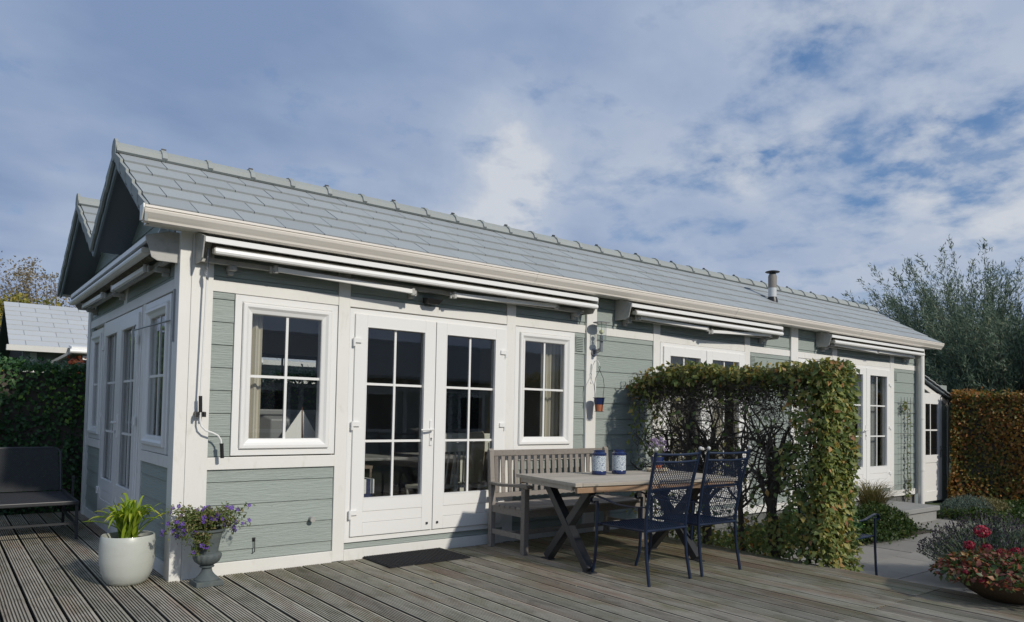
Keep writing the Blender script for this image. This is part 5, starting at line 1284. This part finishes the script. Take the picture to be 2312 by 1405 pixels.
for a, b_ in ((3.0, 4.4), (5.4, 6.8)):
    w_ = part('window', nb); MB().box(a, b_, 13.2, 13.247, .6, 2.1).build('frame', 'upvc_white', w_); MB().box(a+.08, b_-.08, 13.19, 13.198, .7, 2.0).build('pane', 'black_plastic', w_)
na = thing('neighbour_awning', 'white awning cassette under the neighbour roof edge', 'awning', (0, 0, 0))
MB().prism([(12.2, 2.52), (12.66, 2.62), (12.66, 2.66), (12.2, 2.60)], .75, 4.9, 0).build('cover', 'awning_white', na); MB().tube([(.72, 12.18, 2.50), (4.9, 12.18, 2.50)], .05, 10).build('front_bar', 'awning_white', na, smooth=True)
MB().box(.98, 4.9, 12.3, 12.33, 2.33, 2.42).build('valance', 'awning_white', na)
MB().beam((.80, 12.2, 2.50), (.45, 12.9, 2.25), .06, .06).build('arm', 'awning_grey', na)
# red creeper on neighbour wall
cp = thing('red_creeper', 'rust red creeper growing on the neighbour wall above the hedge', 'creeper')
P = np.stack([rng.uniform(.7, 3.4, 5200), rng.uniform(12.0, 12.3, 5200), rng.uniform(1.3, 2.36, 5200)], 1); P[:, 2] -= .25*np.abs(np.sin(P[:, 0]*4))*rng.random(5200)
nn, dd = orient(np.tile([[0, -1., 0]], (5200, 1)), .8, .6); leaves('foliage', P, nn, dd, rng.uniform(.06, .12, 5200), 'leaf_red', cp, .7)

# ------------------------------------------------------------ lean-to shed at the far end
shd = thing('garden_shed', 'small lean-to shed with white glazed door at the far end', 'shed')
sy = .40
def shed_z(x): return 2.30-(x-13.1)*.36*0+(-(x-14.378)*.28-.11)
# roof falls away from the bungalow
ra, rb = 13.06, 15.62
za = 2.19+(14.378-ra)*.28; zb = 2.19-(rb-14.378)*.28
MB().prism([(ra, za-.13), (15.44, 2.19-(15.44-14.378)*.28-.10), (15.44, -.32), (ra, -.32)], sy+.02, sy+1.7, 1).build('wall', 'gable_paint', shd)
sr = part('roof', shd)
MB().prism([(ra, za-.09), (rb, zb-.09), (rb, zb-.05), (ra, za-.05)], sy-.10, sy+1.8, 1).build('roof_deck', 'soffit', sr)
for j in range(9):
    x1_ = rb-j*.28; x0_ = x1_-.31
    if x0_ < ra: break
    zf = lambda q: 2.19-(q-14.378)*.28
    for kk in range(3):
        y0_ = sy-.14+kk*.66; MB().prism([(x0_, zf(x0_)-.045), (x1_, zf(x1_)-.03), (x1_, zf(x1_)-.012), (x0_, zf(x0_)-.03)], y0_, y0_+.655, 1).build('slate', 'roof_slate', sr)
MB().prism([(ra, za-.22), (rb-.14, zb-.18), (rb-.14, zb-.10), (ra, za-.10)], sy-.03, sy-.0, 1).build('fascia', 'white_paint', shd)
for k in range(13):
    v0 = -.3+k*PITCH; MB().box(15.06, 15.37, sy-.012, sy+.018, v0+.004, v0+PITCH-.002).build('siding_board', 'siding_sage', shd)
MB().box(15.372, 15.45, sy-.03, sy+.018, -.32, 1.84).build('corner_post', 'white_paint', shd)
dr = part('door', shd)
mb = MB(); dx0, dx1 = 14.15, 15.045
mb.box(dx0, dx0+.12, sy-.04, sy+.0, -.28, 1.92); mb.box(dx1-.17, dx1, sy-.04, sy, -.28, 1.92); mb.box(dx0+.12, dx1-.17, sy-.04, sy, 1.70, 1.92); mb.box(dx0+.12, dx1-.17, sy-.04, sy, .50, .66); mb.box(dx0+.12, dx1-.17, sy-.04, sy, -.28, -.08); mb.box(dx0+.12, dx1-.17, sy-.028, sy, -.08, .50)
mb.build('leaf_frame', 'upvc_white', dr, bevel=.003)
MB().box(dx0+.12, dx1-.17, sy-.024, sy-.018, .66, 1.70).build('pane', 'window_glass', dr)
MB().box(dx0+.12, dx1-.17, sy-.016, sy+.015, .66, 1.70).build('pane_backing', 'black_plastic', dr)
MB().box(14.50, 14.53, sy-.034, sy-.0245, .66, 1.70).build('glazing_bar', 'upvc_white', dr); MB().box(dx0+.12, dx1-.17, sy-.033, sy-.0243, 1.15, 1.18).build('glazing_bar', 'upvc_white', dr)
MB().box(dx1-.09, dx1-.055, sy-.05, sy-.0405, .60, .84).tube([(dx1-.07, sy-.04, .78), (dx1-.07, sy-.10, .78), (dx1-.19, sy-.10, .77)], .011, 6).build('handle', 'galvanised', dr)

# ------------------------------------------------------------ step, trellis
stp = thing('concrete_step', 'grey concrete doorstep below the far garden door', 'step')
MB().box(10.0, 11.72, -.92, -.06, -.13, -.055).build('tread', 'concrete', stp, bevel=.01); MB().box(10.04, 11.68, -.88, -.06, -.3, -.131).build('riser', 'concrete', stp, bevel=.006)
tre = thing('wire_trellis', 'thin wire trellis standing against the wall by the downpipe', 'trellis')
for k in range(5): MB(FR).tube([(12.24+k*.125, .06, .06), (12.24+k*.125, .06, 1.78)], .0028, 5).build('wire', 'black_iron', tre)
for k in range(8): MB(FR).tube([(12.20, .064, .26+k*.205), (12.79, .064, .26+k*.205)], .0028, 5).build('wire', 'black_iron', tre)
vn = thing('climbing_vine', 'sparse climbing vine growing up the wire trellis', 'vine')
pts = [(12.50, -.07, -.3)]; p = Vector(pts[0])
for k in range(20): p = p+Vector((random.gauss(-.006, .018), 0, .092)); pts.append(tuple(p))
MB().tube(pts, [.006-.0002*i for i in range(21)], 5).build('stem', 'twig', vn)
P = []
for q in pts[3:]:
    for _ in range(5 if q[2] > .3 else 22): P.append([q[0]+random.gauss(0, .035), q[1]+random.gauss(-.01, .015), q[2]+random.gauss(0, .04)])
for _ in range(50): P.append([12.32+random.gauss(0, .05), -.09, 1.6+random.gauss(0, .05)])
P = np.array(P); nn, dd = orient(np.tile([[0, -1., 0]], (len(P), 1)), .8, .6); leaves('foliage', P, nn, dd, .05, 'leaf_petunia', vn, .7)

# ------------------------------------------------------------ beds
def mound(name, label, cat, cx, cy, rx, ry, h, lmat, n, size, aspect=.5, z0=-.32, up_=.5, kind=None):
    t = thing(name, label, cat)
    a = rng.uniform(0, 2*math.pi, n); r = np.sqrt(rng.random(n)); 
    X = np.cos(a)*r; Y = np.sin(a)*r; top = np.sqrt(np.clip(1-r*r, 0, 1)); Z = top*(.55+.45*rng.random(n))
    P = np.stack([cx+rx*X, cy+ry*Y, z0+h*Z], 1); P += rng.normal(0, .02, P.shape)
    nr = unit(np.stack([X/rx, Y/ry, top/h+.2], 1)); nn, dd = orient(nr, .3, .5); dd[:, 2] += up_; dd = unit(dd)
    leaves('foliage', P, nn, dd, rng.uniform(size*.6, size*1.3, n), lmat, t, aspect)
    return t
def tussock(label, cx, cy, n, h, reach, lmat, z0=-.32, w=.006, name='ornamental_grass', cat='grass'):
    t = thing(name, label, cat); V, F = [], []; rv = []
    for k in range(n):
        a = random.uniform(0, 6.28); re = reach*random.uniform(.3, 1); hh = h*random.uniform(.6, 1.05); b0 = (cx+random.gauss(0, .05), cy+random.gauss(0, .05), z0)
        sd = Vector((-math.sin(a), math.cos(a), 0)); r_ = random.random()
        for i in range(6):
            f = i/5; p = Vector(b0)+Vector((math.cos(a)*re*f**1.7, math.sin(a)*re*f**1.7, hh*(1.35*f-.45*f*f*f))); ww = w*(1-.85*f)
            V += [tuple(p+sd*ww), tuple(p-sd*ww)]
            if i: m0 = len(V)-4; F.append((m0, m0+1, m0+3, m0+2)); rv.append(r_)
    o = MB().add(V, F).build('blades', lmat, t, recalc=False); o['kind'] = 'stuff'
    at = o.data.attributes.new('rnd', 'FLOAT', 'FACE'); at.data.foreach_set('value', np.array(rv, np.float32)); return t
tussock('tan arching ornamental grass beside the doorstep', 10.0, -.62, 900, .78, .62, 'leaf_grass')
mound('shrub', 'low green shrub under the ornamental grass behind the hedge', 'shrub', 9.4, -.95, .75, .45, .42, 'leaf_ground', 5200, .05)
mound('shrub', 'dark green leafy shrub directly behind the hedge end', 'shrub', 8.3, -.7, .9, .5, .45, 'leaf_ivy', 4200, .05)
mound('shrub', 'grey green heathery shrub right of the doorstep by the downpipe', 'shrub', 12.75, -.95, .65, .42, .36, 'leaf_grey', 5200, .045, .25, up_=1)
mound('shrub', 'tan dry shrub between the doorstep and the copper hedge', 'shrub', 13.15, -1.15, .5, .35, .32, 'leaf_grass', 3000, .045, .25, up_=1)
def cover(name, label, poly_fn, n, lmat, size, z=-.30, h=.10):
    P = []
    while len(P) < n:
        x_, y_ = poly_fn(); P.append([x_, y_, z+h*random.random()+.05*math.sin(x_*5)*math.sin(y_*6)])
    P = np.array(P); nn, dd = orient(np.tile([[0, 0, 1.]], (n, 1)), .1, .8); o = leaves(name, P, nn, dd, rng.uniform(size*.6, size*1.3, n), lmat, None, .6, kind='stuff', label=label); return o
cover('ground_cover', 'low green ground cover along the foot of the copper hedge', lambda: (random.uniform(11.9, 14.9), random.uniform(-1.95, -.7)-.0), 7500, 'leaf_ground', .06, h=.16)
cover('ground_cover', 'low green ground cover spilling onto the paving by the hedge', lambda: (random.gauss(8.9, .5), random.gauss(-1.25, .12)), 3600, 'leaf_ground', .05, h=.12)
cover('ground_cover', 'ground cover strip in front of the copper hedge', lambda: (random.uniform(14.05, 14.9), random.uniform(-6.5, -1.2)), 7000, 'leaf_ground', .06, h=.18)
cover('ground_cover', 'ground cover between the wall and the paving', lambda: (random.uniform(5.6, 9.9), random.uniform(-1.1, -.1)), 6000, 'leaf_ground', .055, h=.12)

def lavender(label, cx, cy, r, h, n):
    t = thing('lavender', label, 'lavender', group='grey green lavender bushes on the paving')
    mb = MB(); P = []; B = []; lines = []
    for k in range(n):
        a = random.uniform(0, 6.28); e = random.random()**.6; L_ = h*random.uniform(.8, 1.2)
        tip = Vector((cx+math.cos(a)*r*e*1.1, cy+math.sin(a)*r*e*1.1, -.3+L_*(1.05-.55*e*e))); b0 = Vector((cx+math.cos(a)*r*e*.3, cy+math.sin(a)*r*e*.3, -.3))
        m_ = (b0+tip)/2+Vector((0, 0, .05*L_)); lines.append(([tuple(b0), tuple(m_), tuple(tip)], [.0022, .0018, .0015]))
        for f in np.linspace(.25, .88, 11):
            q = b0*(1-f)**2+m_*2*f*(1-f)+tip*f*f; P.append([q.x+random.gauss(0, .012), q.y+random.gauss(0, .012), q.z+random.gauss(0, .01)])
        d = (tip-m_).normalized()
        for i in range(4): B.append([tip.x-d.x*.008*i+random.gauss(0, .003), tip.y-d.y*.008*i+random.gauss(0, .003), tip.z-d.z*.010*i])
    o = twigmesh('stems', lines, 'flower_stem', t, 3); o['kind'] = 'stuff'
    P = np.array(P); leaves('foliage', P, unit(rng.normal(0, 1, P.shape)), unit(rng.normal(0, .6, P.shape)+[0, 0, 1.1]), rng.uniform(.035, .06, len(P)), 'leaf_grey', t, .2)
    B = np.array(B); leaves('seed_heads', B, unit(rng.normal(0, 1, B.shape)), unit(rng.normal(0, .5, B.shape)+[0, 0, 1]), .022, 'bud_dark', t, .6)
lavender('lavender bush on the paving, the one nearest the garden table', 6.95, -3.30, .62, .60, 1000)
lavender('lavender bush behind the red hydrangea bowl', 7.75, -3.75, .66, .58, 1000)
lavender('lavender bush behind the others, toward the copper hedge', 8.75, -3.60, .70, .50, 800)

# ------------------------------------------------------------ bowl with hydrangea
bw_ = (4.98, -4.05, 0)
bo = thing('brown_bowl_planter', 'wide brown bowl planter on the deck edge', 'planter', bw_); bo.scale = (.88, .88, .88)
MB().lathe([(.17, 0), (.19, .01), (.28, .06), (.36, .13), (.41, .20), (.425, .235), (.43, .245), (.41, .245), (.38, .20)], (0, 0, 0), 44).build('bowl', 'brown_bowl', bo, smooth=True)
MB().lathe([(.395, .215), (.05, .235)], (0, 0, 0), 24).build('soil', 'soil', bo)
hy = thing('hydrangea', 'red leaved hydrangea with crimson flower heads in the brown bowl', 'hydrangea', (4.98, -4.05, .165))
n = 2100
a = rng.uniform(0, 2*math.pi, n); r = np.sqrt(rng.random(n)); top = np.sqrt(np.clip(1-r*r*.9, 0, 1))
P = np.stack([np.cos(a)*r*.49, np.sin(a)*r*.49, .02+.15*top*(.6+.4*rng.random(n))-.06*r**4], 1); nr = unit(np.stack([np.cos(a)*r, np.sin(a)*r, top+.3], 1)); nn, dd = orient(nr, .4, .45)
leaves('foliage', P, nn, dd, rng.uniform(.035, .062, n), 'leaf_hydrangea', hy, .65, rnd=np.clip(rng.random(n)+.15*(np.cos(a)*.3+r-.6), 0, 1))
ln = []
for k in range(60):
    q = P[k]; ln.append(([(q[0]*.2, q[1]*.2, .0), (q[0]*.7, q[1]*.7, q[2]*.6), tuple(q)], [.004, .003, .002]))
twigmesh('stems', ln, 'bark', hy, 3)
for k, (hx_, hy_, hz_, hr) in enumerate(((.12, .30, .19, .040), (.20, .20, .18, .034), (-.43, .12, .07, .020), (-.46, .0, .03, .024), (.26, .02, .17, .036), (.22, .24, .30, .055), (.34, -.04, .18, .038), (.04, .05, .18, .028))):
    m_ = 160; dirs = unit(rng.normal(0, 1, (m_, 3))); Pc = np.array([hx_, hy_, hz_])+dirs*hr*np.array([1, 1, .8]); nn = unit(dirs+rng.normal(0, .3, dirs.shape)); dd = unit(np.cross(nn, rng.normal(0, 1, dirs.shape)))
    leaves('flower_head', Pc, nn, dd, hr*.40, 'petal_red', hy, .9, fold=.1, kind=None)
    MB().tube([(hx_*.5, hy_*.5, 0), (hx_*.9, hy_*.9, hz_*.6), (hx_, hy_, hz_)], .004, 4).build('flower_stalk', 'yellow_stem', hy)

# ------------------------------------------------------------ fallen leaves on the deck
for k, (x_, y_, lab) in enumerate(((1.25, -1.15, 'small dry leaf lying on the deck near the doormat'), (1.62, -1.25, 'small curled dry leaf on the deck before the doormat'), (3.9, -3.6, 'pale yellow fallen leaf on the deck near the bowl'))):
    o = leaves('fallen_leaf', np.array([[x_, y_, .006]]), np.array([[0, 0, 1.]]), unit(np.array([[math.cos(k*2.), math.sin(k*2.), .15]])), [.05], 'leaf_pale', None, .6, fold=.5, curl=-.1, rnd=np.array([.8]), kind=None)
    tag(o, lab, 'leaf')

# ------------------------------------------------------------ what stands behind the viewer (mirrored in the panes)

ob = thing('opposite_bungalow', 'pale bungalow across the garden, seen only as a reflection in the panes', 'bungalow', (0, -17, -.32))
MB().box(-14, 45, -.2, 0, 0, 2.9).build('wall', 'siding_sage', ob)
MB().prism([(.35, 2.9), (-2.2, 4.4), (-4.7, 2.9), (-4.7, 2.8), (.35, 2.8)], -14.3, 45.3, 0).build('roof', 'roof_slate', ob)
for k in range(30):
    xx = -13.6+k*1.95; MB().box(xx-.08, xx+.08, 0, .03, 0, 2.8).build('post', 'white_paint', ob)
    if k % 2 == 0:
        w_ = part('window', ob); MB().ring(xx+.35, xx+1.6, .9, 2.35, [(0, -.02), (0, .03), (.12, .03), (.12, -.02)]) if False else None
        MB(lambda u, w, v: (u, w, v)).ring(xx+.35, xx+1.6, .9, 2.35, [(0, .001), (0, .04), (.12, .04), (.12, .001)]).build('frame', 'upvc_white', w_); MB().box(xx+.47, xx+1.48, .002, .012, 1.02, 2.23).build('pane', 'dark_steel', w_)
MB().box(-14, 45, 0, .028, 2.36, 2.48).build('rail', 'white_paint', ob)

# ------------------------------------------------------------ screws and litter on the deck
sc_ = MB(); hexa = [(math.cos(k*math.pi/3)*.0042, math.sin(k*math.pi/3)*.0042) for k in range(6)]
x = -5.02
while x < 4.93:
    for yy in [-.17, -.06]+[-.85-.68*q for q in range(6)]+([.6, 1.3, 2.1, 2.3, 3.0, 3.7] if x < -.1 else []):
        for dx in (-.045, .045):
            if yy > -.1 and x < -.1 and yy < 0: pass
            sc_.add([(x+dx+a, yy+b_, .0015) for a, b_ in hexa], [(0, 1, 2, 3, 4, 5)])
    x += .1655
o = sc_.build('screw', 'galvanised', deck, recalc=False); o['kind'] = 'stuff'
n = 260
P = np.stack([rng.uniform(-2.5, 4.9, n), rng.uniform(-4.2, -.1, n)**1, np.full(n, .004)], 1)
o = leaves('leaf_litter', P, np.tile([[0, 0, 1.]], (n, 1))+rng.normal(0, .2, (n, 3)), unit(np.concatenate([rng.normal(0, 1, (n, 2)), np.full((n, 1), .1)], 1)), rng.uniform(.006, .022, n), 'leaf_pale', None, .6, fold=.4, curl=-.05)
o['label'] = 'tiny dry leaf crumbs scattered over the deck boards'

nb_ = MB(FR)
for (a, b_) in bays[:4]:
    for k in range(15):
        z = k*PITCH+.155
        if z > 2.7 or z < .1 or 2.27 < z < 2.39: continue
        for xx in (a+.03, b_-.03, (a+b_)/2 if a < 4 else a+.5):
            inside = any(r[0]-.01 < xx < r[1]+.01 and r[2]-.01 < z < r[3]+.01 for r in (WIN1, DOOR1, WIN2))
            if inside or (.84 < z < .95 and a in (bays[0][0], bays[2][0])): continue
            nb_.add([(xx+.003*math.cos(q*math.pi/3), .0155, z+.003*math.sin(q*math.pi/3)) for q in range(6)], [(0, 1, 2, 3, 4, 5)])
o = nb_.build('nail_head', 'gable_paint', wf, recalc=False); o['kind'] = 'stuff'
